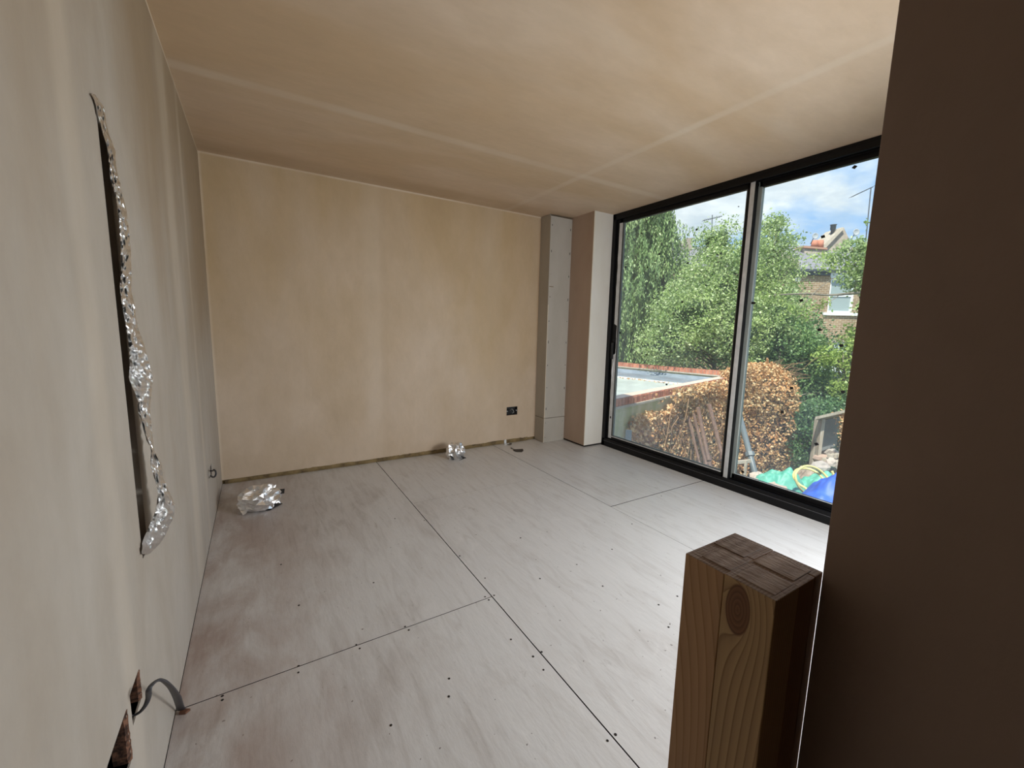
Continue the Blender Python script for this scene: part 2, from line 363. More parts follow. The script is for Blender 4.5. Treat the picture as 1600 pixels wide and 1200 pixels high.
# floor of plywood sheets
fl = tag(MB().box((-.2, -2.6, -.2), (W+.13, D+.1, -.021)).build('floor', m_dark), kind='structure')
g_ = .0025
cols = [(-0.001, 1.203, [(-2.5, -.83), (-.83, 1.6145), (1.6145, D+.01)]), (1.203, 2.462, [(-2.5, .345), (.345, 2.83), (2.83, D+.01)]), (2.462, 3.62, [(-2.5, -.35), (-.35, 2.088), (2.088, D+.01)])]
for x0, x1, ys in cols:
    for k, (y0, y1) in enumerate(ys):
        gy = .0003 if (x0 > 1 and x0 < 2 and k) else .0018
        dx = g_ if x0 != 2.462 or k == 2 else .0006
        if x0 > 2: gy = .0032
        fb = MB().box((x0+dx, y0+gy, -.018), (x1-(g_ if x0 < 1 else .0015), y1-gy, 0)).build('floor_board', m_ply, fl, False)
        fb.data.materials.append(m_dark); fb.data.polygons.foreach_set('material_index', [0 if p_.normal.z > .5 else 1 for p_ in fb.data.polygons])
# screws
scr = [(258,930),(258,945),(543,818),(543,842),(760,738),(773,752),(943,670),(957,683),(1243,558),(1257,570),(1277,553),(1340,718),(1423,782),(1455,765),(1462,832),(1107,932),(890,1040),(545,590),(478,437),(825,505),(1148,405),(1243,488),(1108,865),(905,265),(1015,272)]
spx = [(x/2.4+240, y/2.4+700) for x, y in scr]+[(x/2.4+700, y/2.4+700) for x, y in [(345,490),(483,437),(615,380),(272,337),(580,518),(628,1075),(598,1098),(827,672),(790,588),(690,285),(800,180),(860,556)]]
b = MB()
for x, y in spx:
    p = at(x, y, 2, 0); b.tube([(p.x, p.y, .0001), (p.x, p.y, .0009)], random.uniform(.0038, .0052), 8)
tag(b.build('screw_heads', mat('screw_dark', (.035, .03, .028), .5, .6), fl), 'dark screw heads along the board joints', kind='stuff')

# boxed-in pipe in the far right corner
bx = empty('pipe_boxing', (3.03, 3.71, 0), 'floor-to-ceiling grey plasterboard pipe boxing in the corner by the window nib', 'boxing')
X0, Y0, X1 = 3.020, 3.715, 3.3145; jz = .283
def bvl(b, n, mt_): return b.build(n, mt_, bx, False, .0015)
bvl(MB().box((X0, Y0+.0125, jz+.003), (X0+.012, D-.001, H-.002)), 'side_board', m_board)
bvl(MB().box((X0-.001, Y0, jz+.003), (X1-.001, Y0+.012, H-.018)), 'front_board', m_board)
bvl(MB().box((X0+.001, Y0+.0125, .001), (X0+.013, D-.001, jz-.002)), 'lower_side_board', m_board)
bvl(MB().box((X0+.0, Y0+.001, .001), (X1-.001, Y0+.013, jz-.002)), 'lower_front_board', m_board)
MB().box((X0-.0015, Y0-.001, jz+.003), (X0+.004, Y0+.003, 1.55)).build('paper_edge', m_paper, bx)
MB().box((X0-.0012, Y0-.0005, .001), (X0+.003, Y0+.003, jz-.002)).build('paper_edge', m_paper, bx)
b = MB()
for k in range(9):
    z = .38+k*.25
    for x in (X0+.022, X1-.022): b.tube([(x, Y0+.001, z+random.uniform(-.03, .03)), (x, Y0-.0006, z)], .004, 8)
for z in (.06, .23):
    for x in (X0+.022, X1-.03): b.tube([(x, Y0+.002, z), (x, Y0-.0002, z)], .004, 8)
tag(b.build('screws', mat('board_screw', (.12, .11, .10), .5, .5), bx), kind='stuff')
b = MB(); b.box((X0+.01, Y0-.0012, 1.742), (X0+.065, Y0-.0004, 1.749)); b.build('paper_tear', m_sole, bx)

# ------------------------------------------------------------------ sliding window
win = empty('window_1', (W, 1.9, 0), kind='structure')
yL, yM = 3.362, 1.9; yend = -2.5
b = MB().box((W, yend, .0), (W+.14, yL, .060)); b.box((W, yend, .060), (W+.018, yL, .088)); b.box((W+.052, yend, .06), (W+.060, yL, .088)); b.box((W+.10, yend, .06), (W+.107, yL, .088)); b.build('bottom_track', m_black, win, False, .002)
b = MB().box((W, yend, H-.026), (W+.14, yL, H-.0005)); b.box((W, yend, H-.062), (W+.018, yL, H-.026)); b.box((W+.052, yend, H-.062), (W+.060, yL, H-.026)); b.build('top_track', m_black, win, False, .002)
MB().box((W, 3.318, .0), (W+.14, yL, H)).build('jamb', m_black, win, False, .002)
MB().box((W-.0006, yend, .058), (W+.001, yL-.03, .0615)).build('track_lip', mat('worn_lip', (.10, .10, .11), .3), win)
def sash(x0, ya, yb, inner):   # ya > yb
    t = .038
    s = MB().box((x0, yb+.045, .072), (x0+t, ya-.045, .128)).build('sash_rail', m_black, win, False, .002)
    MB().box((x0, yb+.045, H-.10), (x0+t, ya-.045, H-.03)).build('sash_rail', m_black, win, False, .002)
    return t
# left (inner) sash
xi = W+.022; ti = sash(xi, 3.318, yM-.015, True)
MB().box((xi, 3.235, .072), (xi+ti, 3.316, H-.03)).build('sash_stile', m_black, win, False, .002)
MB().box((xi, 1.884, .060), (xi+ti, 1.947, H-.03)).build('sash_stile', m_black, win, False, .002)
tag(MB().box((xi-.0015, 1.890, .062), (xi-.0002, 1.925, H-.04)).build('protective_film', m_film, win), 'pale protective film strip on the meeting stile')
# torn film on the left stile
vs = []; fs = []; zs = [i*.02 for i in range(5, 121)]
for z in zs:
    wd = .045
    if 1.02 < z < 1.35: wd = .004+.006*abs(noise.noise(V((z*20, 0, 0))))
    wd += .006*noise.noise(V((z*9, 4, 0)))
    cx_ = .0015 if not .8 < z < 1.05 else .006
    vs += [(xi-.0005, 3.236, z), (xi-cx_, 3.236+max(.003, wd), z)]
for k in range(len(zs)-1): a = 2*k; fs.append((a, a+1, a+3, a+2))
o = mesh('protective_film', vs, fs, m_film, win); tag(o, 'torn pale protective film on the left stile')
md = o.modifiers.new('t', 'SOLIDIFY'); md.thickness = .0006
tag(MB().prism([(xi-.004, 3.27, .70), (xi-.020, 3.262, .86), (xi-.002, 3.25, 1.02), (xi-.001, 3.262, .9)], (0, .0015, 0)).build('film_flap', m_film, win), 'loose curled flap of torn film')
MB().box((xi-.022, 3.268, .98), (xi-.001, 3.298, 1.16)).build('door_handle', m_rubber, win, False, .006)
pl = MB().box((xi+.014, 1.947, .128), (xi+.020, 3.235, H-.10)).build('pane', m_glass, win)
b = MB().box((xi+.006, 3.222, .125), (xi+.028, 3.236, H-.095)); b.box((xi+.006, 1.946, .125), (xi+.028, 1.956, H-.095)); b.box((xi+.006, 1.946, .120), (xi+.028, 3.236, .134)); b.build('glazing_bead', mat('grey_bead', (.16, .18, .18), .5), win)
MB().box((xi-.0012, 1.95, .119), (xi+.010, 3.235, .128)).build('silver_bead', m_film, win)
# right (outer) sash
xo = W+.065; to = sash(xo, 1.925, .45, False)
tag(MB().box((xo, 1.858, .075), (xo+to, 1.925, H-.045)).build('sash_stile', m_gfilm, win, False, .002), 'stile covered in grey green film')
MB().box((xo+.002, 1.9255, .075), (xo+.036, 1.945, H-.03)).build('gasket', m_rubber, win)
pr_ = MB().box((xo+.014, .50, .128), (xo+.020, 1.860, H-.10)).build('pane', m_glass, win)
MB().box((xo+.002, .5, .119), (xo+.012, 1.858, .130)).build('silver_bead', m_film, win)
MB().box((xo, .445, .075), (xo+to, .50, H-.03)).build('sash_stile', m_black, win, False, .002)
for a, c in ((.445, -1.0), (-1.0, -2.45)):    # unseen extra panes added past the partition to let in more daylight
    sash(xo, a, c, False); MB().box((xo, c, .075), (xo+to, c+.06, H-.03)).build('sash_stile', m_black, win, False, .002)
    MB().box((xo+.014, c+.06, .128), (xo+.020, a, H-.10)).build('pane', m_glass, win)
MB().box((W, -2.5, 0), (W+.14, -2.45, H)).build('jamb', m_black, win)
# black square packers stuck on the glass
Lt = [(540,383),(540,540),(247,560),(340,671),(163,740),(280,740),(493,718),(463,925),(340,1053),(275,1084+122),(380,343+1021),(168,482),(763,418)]
Rt = [(1380,208),(1093,253),(1097,917),(1407,960),(1193,1073),(1310,1157),(1045,362+1021),(995,490+1021),(1318,382+1021),(1178,660+1021),(785,807+1021),(1212,578)]
def square(p, px, parent, s, rot):
    c = [(math.cos(rot+q)*s, math.sin(rot+q)*s*.8) for q in (.785, 2.356, 3.927, 5.498)]
    MB().prism([(px, p.y+a, p.z+d) for a, d in c], (-.003, 0, 0)).build('tape_square', m_rubber, parent)
for i, (x, y) in enumerate(Lt): square(at(x/3.404+930, y/3.404+200, 0, xi+.0138), xi+.0138, pl, .013 if i != 12 else .006, random.uniform(-.5, .5))
for i, (x, y) in enumerate(Rt): square(at(x/3.404+930, y/3.404+200, 0, xo+.0138), xo+.0138, pr_, .016, .7 if i == 0 else random.uniform(-.6, .4))
for x, y in [(862,305),(840,930),(776,78+1021),(768,212+1021),(750,357+1021),(735,480+1021),(732,592+1021)]:
    p = at(x/3.404+930, y/3.404+200, 0, xo-.001); MB().box((xo-.003, p.y-.016, p.z-.010), (xo-.0003, p.y+.012, p.z+.008)).build('tape_square', m_rubber, win)
for x, y in [(961,358),(957,445),(954,652),(969,520)]:
    p = at(x, y, 0, xi); MB().box((xi-.003, p.y-.008, p.z-.012), (xi-.0003, p.y+.008, p.z+.012)).build('tape_square', m_rubber, win)

# ------------------------------------------------------------------ newel post, laminated from four lengths
px0, px1, py0, py1, ph = .770, .8855, .204, .3185, 1.0
np_ = empty('newel_post', (px0+.058, py0+.057, 0), 'square laminated pine newel post with a knot near its sawn top', 'newel post')
mx_ = (px0+px1)/2; my_ = py0+.060
def lam(n, x0, x1, y0, y1, mt_, top, dz=0):
    o = mesh(n, [], [], mt_, None)
    b = MB().box((x0-mx_, y0-my_, -ph), (x1-mx_, y1-my_, dz))
    me = bpy.data.meshes.new(n); me.from_pydata(b.v, [], b.f); me.materials.append(mt_); me.materials.append(m_end)
    me.polygons[1].material_index = 1; o.data = me
    o.parent = np_; o.location = (mx_-np_.location.x, my_-np_.location.y, ph)
    md = o.modifiers.new('bevel', 'BEVEL'); md.width = .0012; md.segments = 2
    return o
lam('lamination', px0, mx_-.004, py0, my_-.0002, m_pineB, 0)
lam('lamination', px0, mx_+.008, my_, py1, m_pineA, 0, -.0006)
lam('lamination', mx_-.004+.0002, px1-.022, py0+.0005, my_, m_pineC, 0, -.0010)
lam('lamination', mx_+.0082, px1, my_+.0002, py1, m_pineC, 0, -.0005)
lam('lamination', px1-.0205, px1, py0+.001, my_, m_pineC, 0, -.0012)
MB().box((px1-.0222, py0+.004, .0), (px1-.0203, my_, ph-.004)).build('glue_joint', m_dark, np_)
def pad(x0, x1, y0, y1, dz):   # slightly proud planed end blocks seen on the sawn top
    o = MB().box((x0, y0, ph-.006), (x1, y1, ph+dz)).build('end_block', m_end, np_, False, .0007); return o
ax = lambda u: px0+(px1-px0)*u
ay = lambda v: py0+(py1-py0)*v
pad(ax(.10), ax(.47), ay(.52), ay(.86), .0005); pad(ax(.50), ax(.93), ay(.60), ay(.97), .0007)
pad(ax(.08), ax(.45), ay(.05), ay(.44), .0006); pad(ax(.52), ax(.90), ay(.08), ay(.50), .0004)

# ------------------------------------------------------------------ foil strip hanging from the slot in the left wall
prof = [(143,147,147),(151,162,167),(156,166,192),(160,169,207),(165,175,222),(168,180,235),(171,181,260),(172,185,278),(181,192,309),(184,197,327),(187,201,358),(189,204,392),(189,205,423),(187,205,454),(191,210,478),(196,214,508),(200,223,532),(203,233,567),(201,239,592),(216,235,627),(215,234,637),(224,237,672),(236,241,704),(235,252,725),(241,254,746),(247,265,770),(245,273,788),(241,272,805),(231,263,826),(222,252,847),(222,233,866)]
ys_ = np.array([q[2] for q in prof], float); NR, NC = 170, 9
rows = []
for k in range(NR):
    y = ys_[0]+(ys_[-1]-ys_[0])*k/(NR-1)
    l = np.interp(y, ys_, [q[0] for q in prof]); r_ = np.interp(y, ys_, [q[1] for q in prof])
    row = []
    for c in range(NC):
        t = c/(NC-1)
        yy = 1.445+.075*t-.012*math.sin(t*3.1)+.008*noise.noise(V((y*.06, t*3, 0)))+.022*noise.noise(V((y*.13, t*5, 5)))+.012*noise.noise(V((y*.3, t*9, 5)))
        xx = l+(r_-l)*t+1.2*noise.noise(V((y*.12, t*4, 9))); p = at(xx, y, 1, yy)
        if p.x < .004: p = at(xx, y, 0, .004+.004*abs(noise.noise(V((y*.2, t*6, 2)))))
        row.append(p)
    rows.append(row)
vs = [p for row in rows for p in row]; fs = [(a*NC+c, a*NC+c+1, (a+1)*NC+c+1, (a+1)*NC+c) for a in range(NR-1) for c in range(NC-1)]
fo = mesh('foil_strip', vs, fs, m_foil, None, False); md = fo.modifiers.new('s', 'SOLIDIFY'); md.thickness = .0005
tag(fo, 'long crumpled silver foil strip hanging out of the vertical slot in the left wall', 'foil strip')

# crumpled foil balls on the floor: a sheet folded along many random creases
def crumple(name, c, size, seed, parent):
    bm = bmesh.new(); bmesh.ops.create_icosphere(bm, subdivisions=5, radius=1)
    o_ = V((seed*3.1, seed*1.7, 0))
    for v in bm.verts:
        d = v.co.normalized(); q = d+.25*V((noise.noise(d*2+o_), noise.noise(d*2.1+o_*2), noise.noise(d*1.9-o_)))
        f = 1-1.9*abs(noise.noise(q*1.6+o_)); g = 1-2*abs(noise.noise(q*3.7-o_)); h = noise.noise(q*9+o_)
        r = .62+.34*f+.17*g+.05*h
        v.co = V((d.x*r*size[0]/2, d.y*r*size[1]/2, d.z*r*size[2]/2))
    zmin = min(v.co.z for v in bm.verts)*.72
    for v in bm.verts:
        v.co.z = max(v.co.z-zmin, 0)+.001; v.co.x += c[0]; v.co.y += c[1]
    me = bpy.data.meshes.new(name); bm.to_mesh(me); bm.free(); me.materials.append(m_foil)
    o = bpy.data.objects.new(name, me); COL.objects.link(o); put(o, parent)
    md = o.modifiers.new('facets', 'DECIMATE'); md.ratio = .09
    return o
def flap(c, pts, e, mt_=None):
    P_ = [V(c)+V(q) for q in pts]; n_ = 7
    A_, B_, C_, D_ = P_; vs = []; fs = []
    for i in range(n_+1):
        for j in range(n_+1):
            u, v = i/n_, j/n_; q = (A_.lerp(B_, u)).lerp(D_.lerp(C_, u), v)
            q = q+V((0, 0, .012*(abs(noise.noise(q*34))+.3*noise.noise(q*80))*2))+V((.008*noise.noise(q*40+V((3, 0, 0))), .008*noise.noise(q*40+V((9, 0, 0))), 0)); vs.append(q)
    for i in range(n_):
        for j in range(n_): a = i*(n_+1)+j; fs.append((a, a+n_+1, a+n_+2, a+1))
    o = mesh('foil_flap', vs, fs, mt_ or m_foil, e); md = o.modifiers.new('s', 'SOLIDIFY'); md.thickness = .0006
def foil_ball(loc, size, seed, label, tails, flaps=()):
    e = empty('foil_ball', loc, label, 'foil', 'crumpled foil on the floor')
    crumple('foil', (loc[0], loc[1]), size, seed, e)
    for q in flaps: flap(loc, q, e)
    for pts in tails:
        b = MB(); b.prism([V(p) for p in pts], (.0, .0, .003)); b.build('black_backing', m_foilback, e)
    return e
c1 = at(411, 795, 2, 0)
foil_ball((c1.x-.015, c1.y+.02, 0), (.26, .20, .18), 21, 'larger crumpled foil ball on the floorboards near the left wall', [
    [(c1.x+.05, c1.y+.02, .085), (c1.x+.135, c1.y+.03, .075), (c1.x+.14, c1.y+.05, .10), (c1.x+.055, c1.y+.05, .105)],
    [(c1.x-.05, c1.y-.035, .003), (c1.x+.04, c1.y-.055, .003), (c1.x+.12, c1.y+.02, .004), (c1.x+.03, c1.y+.03, .02)]], [[(-.14, -.02, .06), (-.06, .0, .10), (-.03, -.07, .03), (-.10, -.08, .004)], [(.02, 0, .09), (.06, .02, .15), (.10, .02, .14), (.12, .0, .07)], [(.02, -.03, .09), (.11, -.01, .075), (.125, -.04, .02), (.03, -.05, .05)], [(-.08, 0, .09), (-.05, .01, .14), (.0, 0, .15), (.01, -.02, .09)]])
c2 = at(712, 716, 2, 0)
foil_ball((c2.x, c2.y+.0, 0), (.19, .15, .185), 5, 'smaller crumpled foil ball against the foot of the far wall', [
    [(c2.x-.075, c2.y-.03, .045), (c2.x-.055, c2.y-.045, .002), (c2.x-.035, c2.y-.045, .001), (c2.x-.05, c2.y-.01, .05)],
    [(c2.x+.035, c2.y-.03, .03), (c2.x+.09, c2.y-.05, .004), (c2.x+.06, c2.y-.06, .002), (c2.x+.0, c2.y-.085, .001), (c2.x+.05, c2.y-.06, .006)]], [[(-.02, -.03, .10), (.02, .0, .125), (.05, -.03, .10), (.03, -.06, .06)]])
# black scrap and the little grey clip at the wall foot
pts = [at(x/10+680, y/10+680, 2, .001) for x, y in [(1180,195),(1235,225),(1330,222),(1368,218),(1378,245),(1350,265),(1270,262),(1225,245),(1215,215),(1180,208)]]
tag(MB().prism(pts, (0, 0, .004)).build('tape_scrap', m_foilback), 'thin black curled tape scrap on the floor near the boxing', 'scrap')
ck = at(789, 692, 1, D-.012)
clp = empty('bracket_clip', (ck.x, ck.y, 0), 'small grey metal bracket in the gap under the far wall', 'bracket')
MB().box((ck.x-.014, D-.02, .001), (ck.x+.014, D-.006, .046)).build('plate', m_film, clp, False, .002)
MB().prism([(ck.x-.04, D-.07, .001), (ck.x+.035, D-.05, .001), (ck.x+.05, D-.02, .001), (ck.x-.02, D-.03, .001)], (0, 0, .004)).build('foot', m_film, clp)
tag(MB().prism([at(x/10+680, y/10+680, 2, .001) for x, y in [(1120,150),(1170,125),(1200,125),(1190,150),(1160,160)]], (0, 0, .003)).build('grey_scrap', m_metal), 'small flat grey offcut lying beside the bracket', 'scrap')
# grey flat cable from the near socket opening to the floor
cp = [(-.03, 1.20, .365)]+[tuple(at(x, y, 0, v)) for x, y, v in [(213,1116,.004),(226,1104,.02),(232,1090,.03),(233,1076,.04),(243,1065,.045),(254,1063,.05),(267,1074,.045),(276,1088,.035),(281,1103,.02)]]+[(.018, 1.603, .006)]
cps = curve_pts(cp, 6); vs = []; fs = []; n = len(cps)
for i, p in enumerate(cps):
    k = i/(n-1); wdt = .006+.006*max(0, min(1, (k-.55)*4))
    t = (cps[min(i+1, n-1)]-cps[max(0, i-1)]).normalized(); a = t.cross(V((1, 0, 0))).normalized() if k > .5 else V((1, 0, 0)); a = a.lerp(V((.3, .8, .5)).normalized(), .5 if k > .5 else .2).normalized(); bb = t.cross(a).normalized()
    for q in range(8):
        an = q*math.pi/4; vs.append(p+a*math.cos(an)*wdt+bb*math.sin(an)*.0035)
for i in range(n-1):
    for q in range(8): q2 = (q+1) % 8; fs.append((i*8+q, i*8+q2, (i+1)*8+q2, (i+1)*8+q))
tag(mesh('flat_cable', vs, fs, m_grey, None, True), 'grey flat cable arching from the near wall opening down to the floor', 'cable')
tag(MB().prism([(.012, 1.59, .0005), (.03, 1.582, .0005), (.042, 1.592, .0005), (.03, 1.60, .0005), (.015, 1.602, .0005)], (0, 0, .007)).build('cable_tip', mat('copper_brown', (.16, .07, .04), .5)), 'small brown debris where the grey cable meets the floor', 'debris')
lp = [(-.03, 3.20, .35)]+[tuple(at(x/2.963+320, y/2.963+680, 0, v)) for x, y, v in [(33,165,.01),(42,160,.03),(50,168,.04),(51,182,.04),(44,193,.03),(34,193,.012),(28,187,.003)]]
tag(MB().tube(curve_pts(lp, 6), .005, 8).build('cable_loop', m_grey, None, True), 'short dark cable loop poking from the small opening in the left wall', 'cable')

# unseen fill light on a stand, added behind the partition to brighten the room
LC = V((3.10, -.12, 0)); LD = V((-.76, .65, 0)).normalized(); LS = V((LD.y, -LD.x, 0))
fillp = empty('fill_panel', LC, 'unseen fill light panel added on a stand behind the partition', 'fill light')
MB().prism([LC+LS*.58-LD*.01+V((0, 0, .35)), LC-LS*.58-LD*.01+V((0, 0, .35)), LC-LS*.58-LD*.06+V((0, 0, .35)), LC+LS*.58-LD*.06+V((0, 0, .35))], (0, 0, 1.30)).build('housing', m_black, fillp, False, .004)
MB().prism([LC+LS*.6-LD*.06+V((0, 0, 1.66)), LC-LS*.6-LD*.06+V((0, 0, 1.66)), LC-LS*.6+LD*.26+V((0, 0, 1.68)), LC+LS*.6+LD*.26+V((0, 0, 1.68))], (0, 0, .012)).build('fill_visor', m_black, fillp)  # added plate that keeps the fill light off the near ceiling
for q_ in (-.4, .4): MB().tube([LC+LS*q_-LD*.035+V((0, 0, .0)), LC+LS*q_-LD*.035+V((0, 0, .36))], .018).build('leg', m_black, fillp)
for q_ in (-.4, .4): MB().tube([LC+LS*q_-LD*.22+V((0, 0, .018)), LC+LS*q_+LD*.12+V((0, 0, .018))], .016).build('foot', m_black, fillp)
ld = bpy.data.lights.new('fill_lamp', 'AREA'); ld.energy = FILL; ld.shape = 'RECTANGLE'; ld.size = 1.08; ld.size_y = 1.2; ld.color = (.95, .98, 1)
lo = bpy.data.objects.new('fill_lamp', ld); COL.objects.link(lo); lo.parent = fillp; lo.location = LD*.03+V((0, 0, .92))
lo.rotation_euler = (LD-V((0, 0, .36))).to_track_quat('-Z', 'Y').to_euler()

# ================================================================== OUTSIDE
GZ = -2.2
def leafmat(name, cols, trans=.35, rough=.45):
    m = bpy.data.materials.new(name); m.use_nodes = True; nt = m.node_tree; nt.nodes.clear()
    g = nt.nodes.new('ShaderNodeNewGeometry')
    n = len(cols); c = ramp(nt, g.outputs['Random Per Island'], [(i/(n-1), q) for i, q in enumerate(cols)])
    pn = nois(nt, g.outputs['Position'], 1.1, 3, .5)
    c = mixc(nt, 1.0, c, ramp(nt, pn, [(.3, (.7, .75, .7)), (.7, (1.2, 1.15, 1.05))]), 'MULTIPLY')
    b = nt.nodes.new('ShaderNodeBsdfPrincipled'); nt.links.new(c, b.inputs['Base Color']); b.inputs['Roughness'].default_value = rough
    t = nt.nodes.new('ShaderNodeBsdfTranslucent'); nt.links.new(c, t.inputs[0])
    mx = nt.nodes.new('ShaderNodeMixShader'); mx.inputs[0].default_value = trans; nt.links.new(b.outputs[0], mx.inputs[1]); nt.links.new(t.outputs[0], mx.inputs[2])
    o = nt.nodes.new('ShaderNodeOutputMaterial'); nt.links.new(mx.outputs[0], o.inputs[0]); return m
m_birch = leafmat('birch_leaf', [(.20, .30, .09), (.32, .44, .15), (.46, .58, .27), (.62, .70, .44)])
m_conif = leafmat('conifer_spray', [(.14, .23, .08), (.27, .40, .16), (.44, .56, .28)], .2)
m_shrub = leafmat('shrub_leaf', [(.11, .21, .08), (.20, .34, .14), (.34, .50, .23)])
m_lime = leafmat('lime_leaf', [(.20, .30, .08), (.34, .46, .12), (.46, .58, .20)])
m_wall_ivy = leafmat('green_ivy_leaf', [(.06, .14, .06), (.12, .24, .10), (.20, .33, .16)])
m_dead = leafmat('dead_leaf', [(.42, .20, .09), (.62, .34, .15), (.74, .46, .24), (.85, .66, .42), (.52, .27, .13)], .25, .6)
m_bark = mat('bark', rough=.85, build=lambda nt, p, g: ramp(nt, nois(nt, p, 8, 4, .6), [(.3, (.10, .08, .06)), (.7, (.30, .27, .22))]))
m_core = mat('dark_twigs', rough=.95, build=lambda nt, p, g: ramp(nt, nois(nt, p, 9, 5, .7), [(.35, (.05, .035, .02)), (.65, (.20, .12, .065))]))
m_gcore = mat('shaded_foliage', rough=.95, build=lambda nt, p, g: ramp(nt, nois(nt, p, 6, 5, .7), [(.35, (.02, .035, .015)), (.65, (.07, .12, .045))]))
def leaves(name, P, size, mt_, parent, droop=None, aspect=.55, stuff=True):
    """P (N,3) centres; every leaf is a small folded lozenge, all in one mesh"""
    n = len(P); P = np.asarray(P, float)
    d = rng.normal(size=(n, 3))
    if droop is not None: d = d*droop[1]+np.array(droop[0])
    d /= np.linalg.norm(d, axis=1, keepdims=True)
    a = rng.normal(size=(n, 3)); s = np.cross(d, a); s /= np.linalg.norm(s, axis=1, keepdims=True); nn = np.cross(s, d)
    L = size*rng.uniform(.65, 1.25, (n, 1)); wv = L*aspect
    v = np.stack([P-d*L/2, P+s*wv/2+nn*L*.12, P+d*L/2, P-s*wv/2+nn*L*.12], 1).reshape(-1, 3)
    me = bpy.data.meshes.new(name); me.vertices.add(4*n); me.vertices.foreach_set('co', v.ravel())
    me.loops.add(4*n); me.loops.foreach_set('vertex_index', np.arange(4*n, dtype=np.int32))
    me.polygons.add(n); me.polygons.foreach_set('loop_start', np.arange(0, 4*n, 4, dtype=np.int32)); me.polygons.foreach_set('loop_total', np.full(n, 4, np.int32))
    me.update(); me.materials.append(mt_)
    o = bpy.data.objects.new(name, me); COL.objects.link(o)
    if parent: put(o, parent)
    if stuff: o['kind'] = 'stuff'
    return o
def blobs(bl, n, sub=90, sig=.16):
    """clumped points inside the shells of ellipsoids (c, r)"""
    vol = np.array([b[1][0]*b[1][2] for b in bl]); vol = vol/vol.sum(); out = []; subs = []
    for (c, r), f in zip(bl, vol):
        k = max(3, int(n*f/sub)); d = rng.normal(size=(k, 3)); d /= np.linalg.norm(d, axis=1, keepdims=True)
        q = np.array(c)+d*np.array(r)*rng.uniform(.45, 1.0, (k, 1)); subs.append(q)
        w_ = rng.uniform(.6, 1.4, (k, 1, 1)); out.append((q[:, None, :]+rng.normal(size=(k, sub, 3))*sig*w_*np.array([1, 1, .75])).reshape(-1, 3))
    return np.concatenate(out), np.concatenate(subs)
def tree(name, base, bl, n, size, mt_, label, core=True, sub=90, sig=.16, cat='tree', nb=26, group=None, trunk_r=.09, aspect=.6):
    e = empty(name, base, label, cat, group)
    P, S = blobs(bl, n, sub, sig); leaves('foliage', P, size, mt_, e, aspect=aspect)
    b = MB(); base = V(base); top = V(bl[0][0])+V((0, 0, bl[0][1][2]*.5))
    tp = [base.lerp(top, t)+V((.12*noise.noise(V((t*3, base.x, 0))), .12*noise.noise(V((t*3, base.y, 5))), 0)) for t in (0, .2, .4, .6, .8, 1)]
    b.tube(tp, [trunk_r, trunk_r*.85, trunk_r*.7, trunk_r*.5, trunk_r*.35, trunk_r*.12], 8); b.build('trunk', m_bark, e, True)
    b = MB()
    for k in rng.choice(len(S), min(nb, len(S)), replace=False):
        q = V(S[k]); t = max(.1, min(.9, (q.z-base.z)/max(.1, top.z-base.z)-.15)); s0 = base.lerp(top, t); mid = s0.lerp(q, .5)+V((0, 0, .12))
        b.tube([s0, mid, q], [trunk_r*.25, trunk_r*.16, trunk_r*.06], 5)
    tag(b.build('branches', m_bark, e, True), kind='stuff')
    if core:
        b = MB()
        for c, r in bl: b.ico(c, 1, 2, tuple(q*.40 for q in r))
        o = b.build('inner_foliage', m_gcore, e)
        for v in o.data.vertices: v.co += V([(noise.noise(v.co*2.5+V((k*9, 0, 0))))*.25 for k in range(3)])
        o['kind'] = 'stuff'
    return e
# ground
def grd(nt, p, g): return ramp(nt, nois(nt, p, 1.2, 8, .65, .3), [(.35, (.10, .085, .06)), (.5, (.13, .16, .07)), (.65, (.20, .26, .11))])
tag(MB().box((3.9, -40, GZ-.3), (80, 60, GZ)).build('ground', mat('garden_ground', rough=.95, build=grd, bump=(9, .8, ((1, 1, 1),)))), kind='structure')

# --- neighbour's flat-roofed extension with a red brick coping
ex = V((.973, .229, 0)); ey = V((-.229, .973, 0)); C0 = V((10.87, 5.68, 0)); ZC = .3
def L(s, t, z): return C0+ex*s+ey*t+V((0, 0, z))
SL = -6.75; TL = 8.0
m_mossy = mat('mossy_render', rough=.9, build=lambda nt, p, g: mixc(nt, ramp(nt, nois(nt, p, 5, 6, .7, .3, ((1, 1, .35),)), [(.4, (0, 0, 0)), (.6, (.9,)*3)]), (.50, .44, .31), (.34, .34, .15)), bump=(12, .9, ((1, 1, 1),)))
m_felt = mat('roof_felt', rough=.7, build=lambda nt, p, g: ramp(nt, nois(nt, p, 1.3, 6, .6, .4), [(.3, (.33, .36, .33)), (.7, (.50, .53, .49))]), bump=(5, .4, ((1, 1, 1),)))
m_upst = mat('blue_grey_upstand', rough=.4, build=lambda nt, p, g: ramp(nt, nois(nt, p, 3, 6, .7, .4, ((1, .5, 1),)), [(.3, (.13, .16, .20)), (.6, (.24, .28, .33)), (.8, (.38, .40, .38))]))
m_creas = mat('pale_concrete_ledge', rough=.85, build=lambda nt, p, g: ramp(nt, nois(nt, p, 6, 6, .7), [(.3, (.34, .29, .23)), (.7, (.52, .46, .38))]))
m_rbrick = mat('red_coping_brick', rough=.8, build=lambda nt, p, g: mixc(nt, 1.0, (lambda oi: ramp(nt, oi.outputs['Random'], [(0, (.36, .12, .07)), (.5, (.48, .17, .10)), (1, (.56, .24, .15))]))(nt.nodes.new('ShaderNodeObjectInfo')), ramp(nt, nois(nt, p, 14, 5, .6), [(.3, (.8,)*3), (.7, (1.15,)*3)]), 'MULTIPLY'), bump=(40, .4, ((1, 1, 1),)))
m_ctop = mat('pale_coping_top', (.66, .48, .38), .85)
